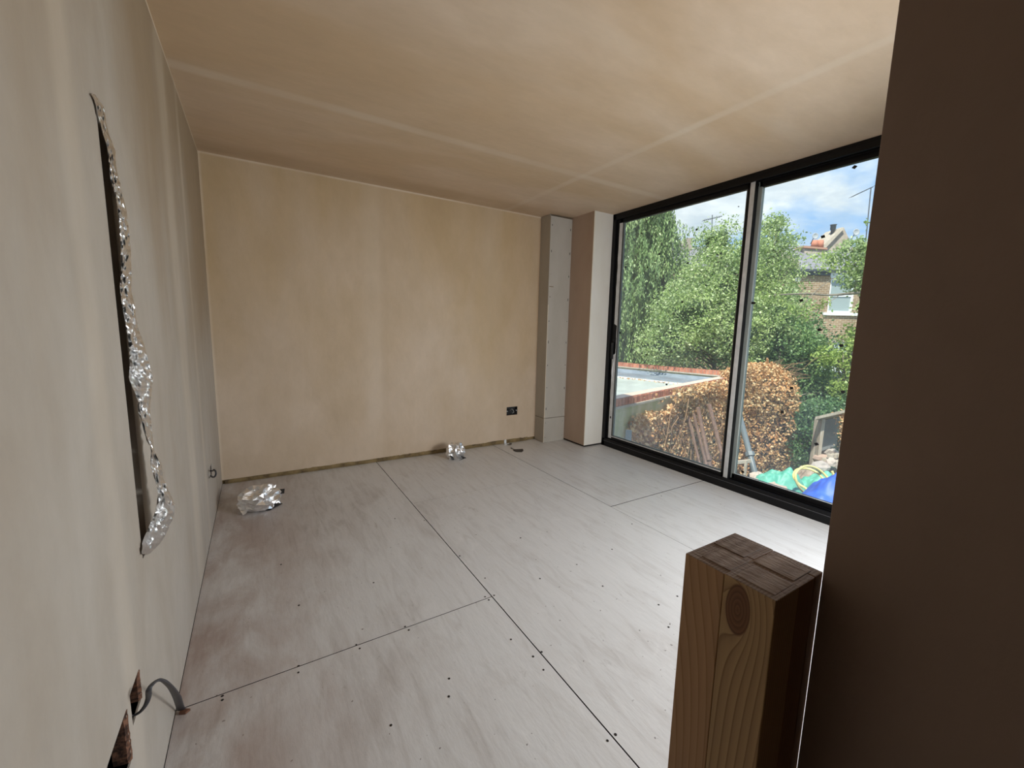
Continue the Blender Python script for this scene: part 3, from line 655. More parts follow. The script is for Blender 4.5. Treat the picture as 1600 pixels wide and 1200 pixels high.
m_mortar = mat('mortar', (.40, .33, .27), .9)
gx = empty('garage_extension', L(-3, 3, GZ), 'flat-roofed brick extension next door with red brick-on-edge copings', 'building')
th = .23
MB().prism([L(SL, 0, GZ), L(0, 0, GZ), L(0, TL, GZ), L(SL, TL, GZ)], (0, 0, ZC-.36-GZ)).build('wall', m_mossy, gx)
b = MB().prism([L(SL, .0, ZC-.36), L(0, .0, ZC-.36), L(0, th, ZC-.36), L(SL, th, ZC-.36)], (0, 0, .22)); b.prism([L(-th, th, ZC-.36), L(0, th, ZC-.36), L(0, TL, ZC-.36), L(-th, TL, ZC-.36)], (0, 0, .22))
b.build('parapet', m_mossy, gx)
b = MB().prism([L(SL, -.03, ZC-.14), L(.03, -.03, ZC-.14), L(.03, th+.03, ZC-.14), L(SL, th+.03, ZC-.14)], (0, 0, .032)); b.prism([L(-th-.03, th+.03, ZC-.14), L(.03, th+.03, ZC-.14), L(.03, TL, ZC-.14), L(-th-.03, TL, ZC-.14)], (0, 0, .032)); b.build('tile_ledge', m_creas, gx)
b = MB().prism([L(SL, .012, ZC-.108), L(-.012, .012, ZC-.108), L(-.012, th-.012, ZC-.108), L(SL, th-.012, ZC-.108)], (0, 0, .098)); b.prism([L(-th+.012, th, ZC-.108), L(-.012, th, ZC-.108), L(-.012, TL, ZC-.108), L(-th+.012, TL, ZC-.108)], (0, 0, .098)); b.build('mortar', m_mortar, gx)
MB().prism([L(SL, th, ZC-.355), L(-th, th, ZC-.355), L(-th, TL, ZC-.355), L(SL, TL, ZC-.355)], (0, 0, .03)).build('roof_felt', m_felt, gx)
MB().prism([L(-th-.02, th, ZC-.325), L(-1.15, th, ZC-.325), L(-1.05, th, ZC-.29), L(-th-.12, th, ZC-.27), L(-th-.02, th, ZC-.18)], ey*(TL-th)).build('upstand', m_upst, gx)
MB().prism([L(-1.18, th, ZC-.325), L(-1.32, th, ZC-.325), L(-1.30, th, ZC-.30), L(-1.18, th, ZC-.30)], ey*(TL-th)).build('lead_strip', mat('pale_lead', (.6, .62, .63), .4), gx)
b = MB()
b.prism([L(-6.2, .30, ZC-.325), L(-3.3, .30, ZC-.325), L(-3.3, .42, ZC-.325), L(-6.2, .42, ZC-.325)], (0, 0, .03)); b.build('flashing', mat('pale_flashing', (.55, .55, .5), .6), gx)
b = MB().prism([L(SL, .03, ZC+.001), L(-.03, .03, ZC+.001), L(-.03, th-.03, ZC+.001), L(SL, th-.03, ZC+.001)], (0, 0, .006)); b.build('coping_top_strip', m_ctop, gx)  # thin pale strip along the top of the near coping
pitch = .088
bm_ = MB().box((-.0365, -th/2, 0), (.0365, th/2, .104)); me = bpy.data.meshes.new('brick'); me.from_pydata(bm_.v, [], bm_.f); me.materials.append(m_rbrick)
ang = math.atan2(.229, .973)
def brick(p, a):
    o = bpy.data.objects.new('brick', me); COL.objects.link(o); o.parent = gx; o.location = V(p)-gx.location
    o.rotation_euler = (random.uniform(-.015, .015), random.uniform(-.015, .015), a+random.uniform(-.012, .012)); o.scale.z = random.uniform(.96, 1.04)
s = SL+.05
while s < -.02: brick(L(s, th/2, ZC-.107), ang); s += pitch
t = th+.05
while t < 6.0: brick(L(-th/2, t, ZC-.107), ang+math.pi/2); t += pitch
q = [L(-1.2+random.gauss(-.1, .12), random.uniform(.5, 6), ZC-.31) for k in range(500)]+[L(random.uniform(-5, -1.3), th+abs(random.gauss(.02, .08)), ZC-.31) for k in range(300)]
lv = leaves('leaf_litter', [tuple(x) for x in q], .055, m_dead, gx)

# --- dead ivy over the near wall and the rounded end
iv = empty('dead_ivy', L(-2, -.2, GZ), 'large mass of dead brown ivy leaves covering the neighbouring wall', 'ivy')
P = []
K = 46000
S = rng.uniform(-6.1, .9, K); Z = rng.uniform(GZ, .34, K)
for s, z in zip(S, Z):
    tp = .10+.08*math.sin(s*2.1)+.06*math.sin(s*5.3)
    if s < -1.5: tp = .07+.12*math.exp(-((s+3.4)/.9)**2)+.05*math.sin(s*4)+.03*math.sin(s*9)-.05*max(0, -s-4.4)
    else: tp = .50-.10*((s-(-.2))/1.1)**2
    lf = -6.05+.12*math.sin(z*5)+.25*max(0, z+.3)
    if z > tp or s < lf: continue
    bulge = .10+.12*(.5+.5*noise.noise(V((s*1.3, z*1.3, 0))))
    if s > -1.8: bulge += .30*min(1, (s+1.8)/1.2)*(1-max(0, (z+.1)/.9))
    if noise.noise(V((s*2.6, z*2.6, 7))) < -.42 and rng.random() < .8: continue
    P.append(L(s, -bulge*rng.random()**.5, z))
for k in range(14000):   # rounded top and end cap
    th_ = rng.uniform(0, math.pi); ph_ = rng.uniform(0, math.pi*.5)
    u = rng.normal(size=3); u /= np.linalg.norm(u); 
    zc = -.45; s0, t0 = .05, -.30
    z = rng.uniform(GZ, .62)
    if z > zc: k2 = math.sqrt(max(0, 1-((z-zc)/1.0)**2))
    else: k2 = 1
    a = rng.uniform(0, 2*math.pi); rr = rng.uniform(.82, 1.03)*(1+.22*noise.noise(V((math.cos(a)*2, math.sin(a)*2, z*2.4)))+.08*noise.noise(V((math.cos(a)*6, math.sin(a)*6, z*7)))); z += .12*noise.noise(V((math.cos(a)*3, math.sin(a)*3, 4)))
    P.append(L(s0+1.02*k2*rr*math.cos(a)*(1.0 if math.cos(a) > 0 else 1.4), t0+.72*k2*rr*math.sin(a), z))
for k in range(3200):   # spilling over the coping
    s = rng.uniform(-1.9, .3); P.append(L(s, rng.uniform(-.25, .15), ZC+rng.uniform(-.08, .16)*(1+(s+1.9)*.3)))
for k in range(900):
    s = rng.normal(-3.3, .75); P.append(L(s, rng.uniform(-.22, .02), ZC-.12+rng.uniform(-.06, .13)))
Pn = np.array([tuple(x) for x in P])
leaves('leaves', Pn, .064, m_dead, iv, aspect=.75)
b = MB()
for k in range(60):
    s = rng.uniform(-5.5, .8); z = rng.uniform(-2.1, -.6); pts = []
    for j in range(7): pts.append(L(s, -.10-.12*rng.random(), min(.2, z))); s += rng.normal(0, .12); z += rng.uniform(.05, .28)
    b.tube(pts, [.008]*6+[.003], 5)
for k in range(34):  # wispy tendrils beyond the silhouette
    a0 = L(rng.uniform(-.3, 1.0), rng.uniform(-.9, -.1), rng.uniform(.05, .5)); d = V((rng.uniform(.1, .5), rng.uniform(-.5, .1), rng.uniform(-.05, .4)))
    b.tube([a0, a0+d*.5+V((0, 0, .05)), a0+d], [.006, .005, .002], 5)
tag(b.build('stems', mat('dry_stem', (.30, .18, .10), .8), iv, True), kind='stuff')
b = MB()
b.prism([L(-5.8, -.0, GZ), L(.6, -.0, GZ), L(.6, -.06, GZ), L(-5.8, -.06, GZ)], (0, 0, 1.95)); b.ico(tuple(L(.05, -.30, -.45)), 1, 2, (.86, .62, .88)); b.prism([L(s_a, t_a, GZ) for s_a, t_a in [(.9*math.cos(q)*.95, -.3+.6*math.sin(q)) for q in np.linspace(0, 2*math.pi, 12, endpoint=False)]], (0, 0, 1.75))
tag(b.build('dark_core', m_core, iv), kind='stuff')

# --- old scaffold tubes leaning on the ivy
m_rustp = mat('rusty_tube', rough=.7, build=lambda nt, p, g: ramp(nt, nois(nt, p, 25, 5, .7), [(.3, (.06, .035, .025)), (.55, (.15, .085, .06)), (.75, (.26, .17, .13))]))
def lean(name, a, ta, c, tb, r, mt_, label, cat, group=None, up_=1.0):
    A = dp(*a, ta); B = dp(*c, tb); d = B-A; B = A+d*((GZ-A.z)/d.z); A = A-d.normalized()*up_*.1
    e = empty(name, B, label, cat, group); MB().tube([B, A], r, 10).build('tube', mt_, e, True)
    for k in (.35, .62):
        q = B.lerp(A, k); MB().tube([q-d.normalized()*.04, q+d.normalized()*.04], r*1.6, 8).build('coupler', mt_, e)
    return e
for a, c, lb, r in [((1110,640),(1128,710),'rusty scaffold tube closest to the window meeting stile', .035), ((1092,645),(1108,723),'thick rusty scaffold tube second from the right of the four', .036), ((1086,655),(1099,708),'thin rusty tube half hidden behind two thicker scaffold tubes', .026), ((1077,658),(1092,719),'leftmost rusty tube leaning on the ivy wall', .024)]:
    lean('scaffold_tube', a, 7.45, c, 7.15, r, m_rustp, lb, 'tube', 'rusty tubes leaning on the ivy')
dpipe = lean('drain_pipe', (1157,655), 8.5, (1182,748), 7.95, .055, mat('grey_plastic', (.13, .155, .17), .4), 'thick dark grey drain pipe leaning against the brown ivy', 'pipe')
e = tag(MB().box((-.22, -.02, -.03), (.22, .02, .03)).build('timber_offcut', m_creas), 'weathered timber length crossing behind the grey drain pipe', 'timber')
e.location = dp(1155, 722, 7.9); e.rotation_euler = (0, -.12, -.5)
pst = tag(MB().box((-.02, -.02, -1.2), (.02, .02, .0)).build('timber_offcut', m_creas), 'upright stake propping the weathered timber', 'timber'); pst.location = dp(1145, 724, 7.92)
ps = tag(MB().box((-.02, -.02, -1.2), (.02, .02, .0)).build('timber_offcut', m_creas), 'second upright stake propping the weathered timber', 'timber'); ps.location = dp(1166, 719, 7.88)
# small grey sheet edge at the left foot of the window
kp = dp(979, 672, 5.0); ob = MB().prism([(kp.x, kp.y, GZ), (kp.x+.06, kp.y-.03, GZ), (kp.x+.06, kp.y-.03, kp.z-.01), (kp.x, kp.y, kp.z)], (.02, .03, 0)).build('roof_post', mat('grey_steel', (.3, .33, .36), .5)); tag(ob, 'slim grey steel upright below the lower left window corner', 'post')

# --- tarps, hose, rubble
def cloth(name, outline, zf, mt_, label, seed, amp=.09, cat='tarpaulin'):
    """draped heap: grid over the bounding box of outline centre/radius"""
    (cx, cy, rx, ry, ang_, z0, hh) = outline; n = 60; vs = []; fs = []
    for i in range(n+1):
        r_ = i/n
        for j in range(72):
            a = 2*math.pi*j/72; wob = 1+.18*noise.noise(V((math.cos(a)*1.4+seed, math.sin(a)*1.4, 0)))
            x = r_*rx*math.cos(a)*wob; y = r_*ry*math.sin(a)*wob
            X = cx+x*math.cos(ang_)-y*math.sin(ang_); Y = cy+x*math.sin(ang_)+y*math.cos(ang_)
            h_ = hh*(1-r_**2.2)
            f = abs(noise.noise(V((X*2.2+seed, Y*2.2, 0))))*1.6+abs(noise.noise(V((X*5+seed, Y*5, 3))))*.7
            vs.append((X, Y, z0+h_+amp*(f+.8*abs(noise.noise(V((X*9+seed, Y*9, 6)))))*(1-.6*r_)+.01))
    for i in range(n):
        for j in range(72):
            j2 = (j+1) % 72; fs.append((i*72+j, (i+1)*72+j, (i+1)*72+j2, i*72+j2))
    o = mesh(name, vs, fs, mt_, None, True); md = o.modifiers.new('s', 'SOLIDIFY'); md.thickness = .004
    return tag(o, label, cat)
m_green = mat('green_tarp', rough=.5, build=lambda nt, p, g: ramp(nt, nois(nt, p, 6, 4, .6), [(.3, (.07, .36, .26)), (.7, (.16, .52, .40))]))
m_blue = mat('blue_tarp', rough=.5, build=lambda nt, p, g: ramp(nt, nois(nt, p, 4, 4, .6), [(.3, (.02, .09, .55)), (.7, (.05, .16, .72))]))
pg = dp(1215, 752, 7.6); pg2 = dp(1290, 742, 8.2); pb = dp(1300, 790, 6.0)
cloth('green_tarpaulin', (pg.x, pg.y, .85, .55, -.5, GZ, pg.z-GZ+.10), 0, m_green, 'crumpled green tarpaulin heap in front of the ivy and left of the blue one', 3, .13)
cloth('green_tarpaulin', (pg2.x, pg2.y, .8, .5, -.5, GZ, pg2.z-GZ-.05), 0, m_green, 'green tarpaulin mound behind the yellow hose', 8, .12)
cloth('blue_tarpaulin', (pb.x+.46, pb.y-.10, 1.35, .85, -.5, GZ, pb.z-GZ+.36), 0, m_blue, 'bright blue tarpaulin heap nearest the window', 5, .10)
m_hose = mat('yellow_hose', (.78, .68, .25), .4)
hs = []
for px, py, tt in [(1300,795,6.6),(1298,772,6.7),(1290,755,6.8),(1278,742,6.9),(1262,736,7.0),(1247,738,7.0),(1242,748,6.9),(1250,760,6.8),(1262,768,6.7),(1262,776,6.7),(1250,764,6.6),(1245,745,6.6),(1258,733,6.7),(1276,735,6.8),(1292,747,6.8),(1304,764,6.7),(1306,752,6.6),(1302,740,6.6)]: hs.append(dp(px-2, py-4, tt))
tag(MB().tube(curve_pts(hs, 8), .019, 8).build('hose', m_hose, None, True), 'coiled pale yellow hose lying over the green tarpaulin', 'hose')
m_rub = mat('rubble', rough=.9, build=lambda nt, p, g: ramp(nt, nt.nodes.new('ShaderNodeObjectInfo').outputs['Random'], [(0, (.42, .30, .24)), (.5, (.55, .45, .38)), (1, (.36, .33, .31))]), bump=(20, .6, ((1, 1, 1),)))
for k, (x, y, tt) in enumerate([(1190,752,7.7),(1200,757,7.5),(1212,765,7.1),(1183,748,7.9),(1288,718,8.6),(1300,722,8.4),(1312,716,8.7),(1284,728,8.3),(1318,728,8.2),(1296,707,8.9)]):
    p = dp(x, y, tt); o = MB().ico((0, 0, 0), .14, 2, (1.3, .9, .8)).build('rubble_lump', m_rub)
    for v in o.data.vertices: v.co += v.co.normalized()*noise.noise(v.co*9+V((k*7, 0, 0)))*.07
    o.location = p; o.rotation_euler = (0, 0, k*1.3)
    tag(o, ('pale rubble lump touching the foot of the grey drain pipe', 'pale rubble lump just right of the drain pipe foot', 'rubble lump nearest the green tarpaulin edge', 'rubble lump left of and behind the drain pipe foot', 'leftmost rubble lump under the timber lean-to', 'middle rubble lump right under the brick row of the lean-to', 'highest rubble lump by the right post of the lean-to', 'lowest rubble lump beside the green ivy below the lean-to', 'rubble lump closest to the partition edge below the lean-to', 'rubble lump just below the grey sheet of the lean-to')[k], 'rubble', 'rubble by the drain pipe' if k < 4 else 'rubble under the lean-to')
hp = dp(1302, 722, 8.9); heap = cloth('rubble_heap', (hp.x, hp.y, 1.0, .7, -.5, GZ, hp.z-GZ-.05), 0, mat('rubble_earth', rough=.95, build=lambda nt, p, g: ramp(nt, nois(nt, p, 10, 5, .7), [(.3, (.22, .16, .12)), (.7, (.5, .42, .36))])), 'earthy heap of broken masonry under the timber lean-to', 11, .2, 'heap')
hp2 = dp(1195, 760, 7.8); cloth('rubble_heap', (hp2.x, hp2.y, .55, .4, -.5, GZ, hp2.z-GZ-.02), 0, heap.data.materials[0], 'low pale heap of debris at the foot of the grey drain pipe', 14, .1, 'heap')
# timber lean-to with a grey sheet
lt = empty('timber_lean_to', dp(1290, 680, 8.6), 'weathered timber lean-to frame with a grey sheet behind the rubble', 'lean-to')
m_wood = mat('weathered_timber', rough=.85, build=lambda nt, p, g: ramp(nt, nois(nt, p, 12, 5, .7, 0, ((1, 1, .3),)), [(.3, (.30, .24, .18)), (.7, (.52, .46, .38))]))
Q = lambda x, y, t: dp(x, y, t)
b = MB(); b.prism([Q(1274, 651, 8.3), Q(1330, 638, 8.3), Q(1336, 642, 9.0), Q(1284, 653, 9.0)], (0, 0, -.06)); b.build('top_board', m_wood, lt)
for x0, x1, tt in [(1277, 1282, 8.7), (1285, 1290, 8.5), (1322, 1326, 8.5)]:
    A = Q(x0, 655, tt); B = Q(x1, 655, tt); b = MB().prism([A, B, V((B.x, B.y, GZ)), V((A.x, A.y, GZ))], (.05, .07, 0)); b.build('post', m_wood, lt)
A = Q(1290, 656, 8.75); B = Q(1312, 652, 8.75); MB().prism([A, B, B-V((0, 0, .62)), A-V((0, 0, .68))], (.02, .03, 0)).build('sheet', mat('grey_sheet', (.22, .23, .23), .6, bump=(8, .8, ((1, 1, 1),))), lt)
A = Q(1296, 710, 8.5); 
for k in range(5):
    p = Q(1298+k*6, 712-k*.6, 8.4); MB().box((p.x-.035, p.y-.05, p.z-.05), (p.x+.025, p.y+.05, p.z+.03)).build('brick', m_creas, lt)
MB().box((Q(1296, 712, 8.4).x-.05, Q(1326, 709, 8.4).y-.1, Q(1310, 718, 8.4).z-.12), (Q(1326, 712, 8.4).x+.05, Q(1296, 709, 8.4).y+.1, Q(1310, 718, 8.4).z-.0)).build('plinth', m_creas, lt)
q = [tuple(Q(random.gauss(1322, 7), random.gauss(668, 13), 8.3+random.random()*.3)) for k in range(420)]
li = tag(leaves('dead_ivy_clump', q, .06, m_dead, None, aspect=.7, stuff=False), 'small clump of brown dead ivy on the right of the timber lean-to', 'ivy')
li['kind'] = 'stuff'

# --- trees and shrubs
def Bp(px, py, t, r): return (tuple(dp(px, py, t)), r)
def gb(px, py, t): p = dp(px, py, t); return (p.x, p.y, GZ)
# weeping conifer: hanging sprays
cf_ = empty('weeping_conifer', gb(1015, 560, 15.5), 'tall weeping conifer with drooping dark green sprays at the left of the window', 'tree')
base = V(gb(988, 560, 16)); Pts = []; bb = MB()
for k in range(2300):
    h_ = rng.random()**.8; zt = GZ+.6+h_*9.4
    prof_r = 2.15*(1-.62*max(0, h_-.5)/.5)*(.95+.30*noise.noise(V((h_*7, 2, 1))))
    a = rng.uniform(0, 2*math.pi); rr = prof_r*rng.uniform(.65, 1.05)*(1+.5*noise.noise(V((math.cos(a)*1.8, math.sin(a)*1.8, zt*.9))))
    x = base.x+rr*math.cos(a); y = base.y+rr*math.sin(a); ln = rng.uniform(.35, .95)
    n_ = int(ln*30)
    tt = np.linspace(0, 1, n_)
    ox = math.cos(a)*.12; oy = math.sin(a)*.12
    Pts.append(np.stack([x+ox*np.sin(tt*2)+rng.normal(0, .035, n_), y+oy*np.sin(tt*2)+rng.normal(0, .035, n_), zt-ln*tt], 1))
Pts = np.concatenate(Pts); leaves('foliage', Pts, .13, m_conif, cf_, droop=((0, 0, -1.6), .55), aspect=.35)
bb.tube([base, base+V((.1, 0, 5)), base+V((0, .1, 9.5))], [.28, .2, .05], 10); bb.build('trunk', m_bark, cf_, True)
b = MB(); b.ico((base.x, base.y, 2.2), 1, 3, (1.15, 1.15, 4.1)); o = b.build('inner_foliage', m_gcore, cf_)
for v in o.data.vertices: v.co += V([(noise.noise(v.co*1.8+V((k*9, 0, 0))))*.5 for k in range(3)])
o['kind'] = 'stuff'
# birch-like tree in the middle
tree('birch_tree', gb(1130, 560, 12.5), [Bp(1115, 455, 12.5, (1.25, 1.1, 1.3)), Bp(1075, 490, 12.0, (1.15, 1.1, 1.0)), Bp(1160, 430, 12.8, (1.0, 1.0, 1.25)), Bp(1120, 380, 12.8, (.75, .75, .7)), Bp(1150, 520, 12, (1.4, 1.0, 1.0)), Bp(1048, 535, 12, (1.0, 1.0, .75)), Bp(1205, 500, 12.2, (1.0, 1.0, 1.1))], 42000, .078, m_birch, 'leafy light green birch tree in the centre behind the red brick coping', sub=34, sig=.14, nb=50)
tree('birch_tree', gb(1205, 520, 13.2), [Bp(1205, 415, 13.2, (.72, .7, 1.1)), Bp(1200, 375, 13.2, (.5, .5, .7)), Bp(1228, 440, 13, (.5, .6, .8)), Bp(1212, 352, 13.2, (.42, .4, .38)), Bp(1232, 375, 13.2, (.38, .35, .3))], 8500, .075, m_birch, 'slender pointed birch tree just right of the meeting stile', core=False, sub=24, sig=.12, nb=50)
tree('green_shrub', gb(1195, 540, 10.9), [Bp(1230, 535, 12.2, (1.1, 1, .9)), Bp(1265, 565, 11.8, (.8, .8, .7)), Bp(1255, 605, 12.3, (1.2, 1, .9)), Bp(1300, 625, 11.5, (.8, .8, .6))], 16000, .085, m_shrub, 'dense mid green shrub between the brown ivy and the brick house', sub=40, sig=.14)
tree('green_shrub', gb(1330, 590, 10.5), [Bp(1318, 560, 10.6, (.55, .6, .33)), Bp(1340, 610, 10.2, (.5, .6, .5)), Bp(1350, 540, 10.6, (.6, .6, .5))], 5200, .085, m_lime, 'bright yellow green shrub beside the partition edge', core=False, sub=40, sig=.12)
tree('ivy_bush', gb(1272, 700, 9.4), [Bp(1270, 660, 9.7, (.33, .5, .5)), Bp(1268, 700, 9.5, (.30, .45, .55)), Bp(1285, 640, 10, (.45, .5, .25)), Bp(1320, 640, 10.2, (.7, .5, .35))], 8000, .075, m_wall_ivy, 'dark green ivy bush squeezed between dead ivy and lean-to', sub=40, sig=.09, cat='shrub', nb=8)
tree('background_tree', gb(1000, 540, 19), [Bp(985, 530, 17.8, (2.2, 2, 1.6)), Bp(1060, 535, 18, (2.4, 2, 1.9)), Bp(1130, 530, 18, (2.2, 2, 1.7))], 15000, .13, m_shrub, 'dark shaded tree belt behind the far brick coping', sub=40, sig=.25, group='background planting')
tree('background_tree', gb(1190, 540, 17), [Bp(1190, 520, 16.5, (2.0, 2, 1.9)), Bp(1230, 560, 15.5, (1.6, 1.5, 1.2)), Bp(1300, 590, 15, (1.8, 1.5, .9))], 14000, .12, m_shrub, 'tree screening the lower part of the brick house', sub=40, sig=.22, group='background planting')
tree('background_tree', gb(860, 540, 20), [Bp(900, 500, 19, (3, 3, 3)), Bp(860, 520, 20, (3, 3, 2.6))], 6000, .16, m_shrub, 'tree standing beyond the left edge of the window', sub=40, sig=.3, group='background planting')
# right-hand overhanging tree with visible branches
rtree = tree('overhanging_tree', gb(1420, 560, 11), [Bp(1330, 398, 10.6, (.42, .5, .34)), Bp(1345, 432, 10.4, (.40, .5, .42)), Bp(1300, 402, 10.8, (.33, .35, .15)), Bp(1350, 380, 10.4, (.28, .4, .16)), Bp(1375, 420, 10.2, (.6, .6, .8)), Bp(1352, 480, 10.3, (.30, .3, .14))], 5600, .078, m_birch, 'overhanging tree with long bare branch in front of the brick house', core=False, sub=26, sig=.085, nb=10)
b = MB()
b.tube(curve_pts([dp(1420, 470, 11), dp(1380, 462, 10.6), dp(1340, 458, 10.4), dp(1300, 461, 10.3), dp(1255, 459, 10.4), dp(1210, 461, 10.5)], 5), [.05]+[.045-.0013*i for i in range(25)], 6)
b.tube(curve_pts([dp(1305, 433, 10.4), dp(1285, 446, 10.4), dp(1268, 462, 10.3), dp(1250, 480, 10.3)], 5), .009, 5)
b.tube(curve_pts([dp(1310, 462, 10.3), dp(1280, 482, 10.3), dp(1245, 496, 10.4)], 5), .009, 5)
b.tube(curve_pts([dp(1345, 459, 10.4), dp(1358, 430, 10.4), dp(1357, 380, 10.4)], 5), .02, 5)
b.build('bare_branch', m_bark, rtree, True)
q = []
for a, c, n_ in [((1212, 460), (1262, 500), 110), ((1300, 468), (1255, 492), 100), ((1262, 398), (1300, 400), 70), ((1275, 420), (1330, 415), 110), ((1352, 345), (1358, 352), 14), ((1238, 478), (1220, 500), 60)]:
    for k in range(n_): f = rng.random(); q.append(tuple(dp(a[0]+(c[0]-a[0])*f+rng.normal(0, 3), a[1]+(c[1]-a[1])*f+rng.normal(0, 4), 10.4+rng.normal(0, .1))))
leaves('branch_leaves', np.array(q), .08, m_lime, rtree)

# --- brick house across the gardens
hr = V((math.cos(YAW), -math.sin(YAW), 0)); hf = V((math.sin(YAW), math.cos(YAW), 0)); HO = dp(1240, 430, 20.0); HO.z = 0
def Hh(u, v, z): return HO+hr*u+hf*v+V((0, 0, z))
def brk(nt, pos, g):
    d1 = nt.nodes.new('ShaderNodeVectorMath'); d1.operation = 'DOT_PRODUCT'; nt.links.new(pos, d1.inputs[0]); d1.inputs[1].default_value = hr
    s = nt.nodes.new('ShaderNodeSeparateXYZ'); nt.links.new(pos, s.inputs[0])
    cm = nt.nodes.new('ShaderNodeCombineXYZ'); nt.links.new(d1.outputs['Value'], cm.inputs[0]); nt.links.new(s.outputs[2], cm.inputs[1])
    b = nt.nodes.new('ShaderNodeTexBrick'); nt.links.new(cm.outputs[0], b.inputs[0]); b.inputs['Scale'].default_value = 1
    b.inputs['Brick Width'].default_value = .26; b.inputs['Row Height'].default_value = .09; b.inputs['Mortar Size'].default_value = .012; b.inputs['Bias'].default_value = 0
    b.inputs['Color1'].default_value = (.30, .20, .12, 1); b.inputs['Color2'].default_value = (.22, .14, .085, 1); b.inputs['Mortar'].default_value = (.44, .37, .27, 1)
    return mixc(nt, 1.0, b.outputs[0], ramp(nt, nois(nt, pos, 2, 5, .6), [(.3, (.85,)*3), (.7, (1.2,)*3)]), 'MULTIPLY')
m_hbrick = mat('stock_brick', rough=.9, build=brk)
m_slate = mat('slate', rough=.6, build=lambda nt, p, g: ramp(nt, nois(nt, p, 3, 6, .7, 0, ((1, 1, 3),)), [(.3, (.16, .16, .18)), (.7, (.27, .26, .28))]), bump=(6, .6, ((1, 1, 4),)))
m_white = mat('white_paint', (.78, .82, .86), .5)
m_rend = mat('aged_render', rough=.9, build=lambda nt, p, g: ramp(nt, nois(nt, p, 2.5, 6, .7), [(.3, (.26, .21, .17)), (.7, (.46, .40, .33))]))
m_gut = mat('dark_gutter', (.06, .07, .085), .5)
ho = empty('brick_house', Hh(3, 3, GZ), 'yellow stock brick terrace house with white sash window and slate roof', 'house')
EZ = 4.22
# front wall with window opening, as slabs around the hole
u0_, u1_, z0_, z1_ = 1.83, 3.05, 2.38, 4.02; ul0, ul1, zl0, zl1 = 2.35, 3.3, .25, .95
def hb(name, u0, u1, v0, v1, z0, z1, mt_, par=ho, bevel=0):
    return MB().prism([Hh(u0, v0, z0), Hh(u1, v0, z0), Hh(u1, v1, z0), Hh(u0, v1, z0)], (0, 0, z1-z0)).build(name, mt_, par, False, bevel)
b = MB()
for (a, c, z0, z1) in [(0, u0_, GZ, EZ), (u1_+0, 10, zl1, EZ), (u0_, u1_, z1_, EZ), (u0_, u1_, zl1, z0_), (u0_, ul0, GZ, zl1), (ul0, ul1, GZ, zl0), (u1_+.25, 10, GZ, zl1)]:
    b.prism([Hh(a, 0, z0), Hh(c, 0, z0), Hh(c, .25, z0), Hh(a, .25, z0)], (0, 0, z1-z0))
b.prism([Hh(0, .25, GZ), Hh(.25, .25, GZ), Hh(.25, 8, GZ), Hh(0, 8, GZ)], (0, 0, EZ-GZ)); b.prism([Hh(9.75, .25, GZ), Hh(10, .25, GZ), Hh(10, 8, GZ), Hh(9.75, 8, GZ)], (0, 0, EZ-GZ)); b.prism([Hh(0, 7.8, GZ), Hh(10, 7.8, GZ), Hh(10, 8, GZ), Hh(0, 8, GZ)], (0, 0, EZ-GZ))
b.build('wall', m_hbrick, ho)
hb('dark_interior', .3, 9.7, .6, .65, GZ, EZ, m_dark)
def sashw(u0, u1, z0, z1):
    w_ = empty('window', Hh(u0, 0, z0)); w_.parent = ho; w_.location = Hh(u0, 0, z0)-ho.location
    def wb(n, a, c, v0, v1, za, zb, mt_):
        o = MB().prism([Hh(a, v0, za), Hh(c, v0, za), Hh(c, v1, za), Hh(a, v1, za)], (0, 0, zb-za)).build(n, mt_); o.parent = w_; o.matrix_parent_inverse = Matrix.Translation(-(w_.location+ho.location)); return o
    f = .09
    wb('window_frame', u0, u0+f, .05, .14, z0, z1, m_white); wb('window_frame', u1-f, u1, .05, .14, z0, z1, m_white); wb('window_frame', u0+f, u1-f, .05, .14, z1-f, z1, m_white); wb('window_frame', u0+f, u1-f, .05, .14, z0, z0+f, m_white)
    zm = (z0+z1)/2; wb('meeting_rail', u0+f, u1-f, .06, .13, zm-.04, zm+.04, m_white)
    wb('pane', u0+f, u1-f, .09, .10, zm+.04, z1-f, m_pane); wb('pane', u0+f, u1-f, .10, .11, z0+f, zm-.04, m_pane)
sashw(u0_, u1_, z0_, z1_); sashw(ul0, ul1, zl0, zl1)
hb('window_sill', u0_-.22, u1_+.22, -.10, .10, z0_-.13, z0_, m_white)
b = MB().prism([Hh(u0_-.02, -.03, z1_), Hh(u1_+.02, -.03, z1_), Hh(u1_+.12, -.03, z1_+.26), Hh(u0_-.14, -.03, z1_+.26)], hf*.1); b.build('lintel', m_white, ho)
b = MB().prism([Hh(ul0-.45, -.02, zl1), Hh(ul1+.1, -.02, zl1), Hh(ul1+.1, -.02, zl1+.14), Hh(ul0-.45, -.02, zl1+.14)], hf*.08); b.build('lintel', m_rend, ho)
for u_a, u_b in ((-.15, u0_-.16), (u1_+.14, 10.1)): hb('fascia', u_a, u_b, -.16, .0, EZ-.10, EZ+.10, m_gut)
hb('gutter', -.15, 10.1, -.26, -.12, EZ+.06, EZ+.17, m_gut)
RZ = 6.25
MB().prism([Hh(-.1, -.2, EZ+.12), Hh(-.1, 3.6, RZ), Hh(-.1, 8.1, EZ+.12)], hr*10.2).build('roof', m_slate, ho)
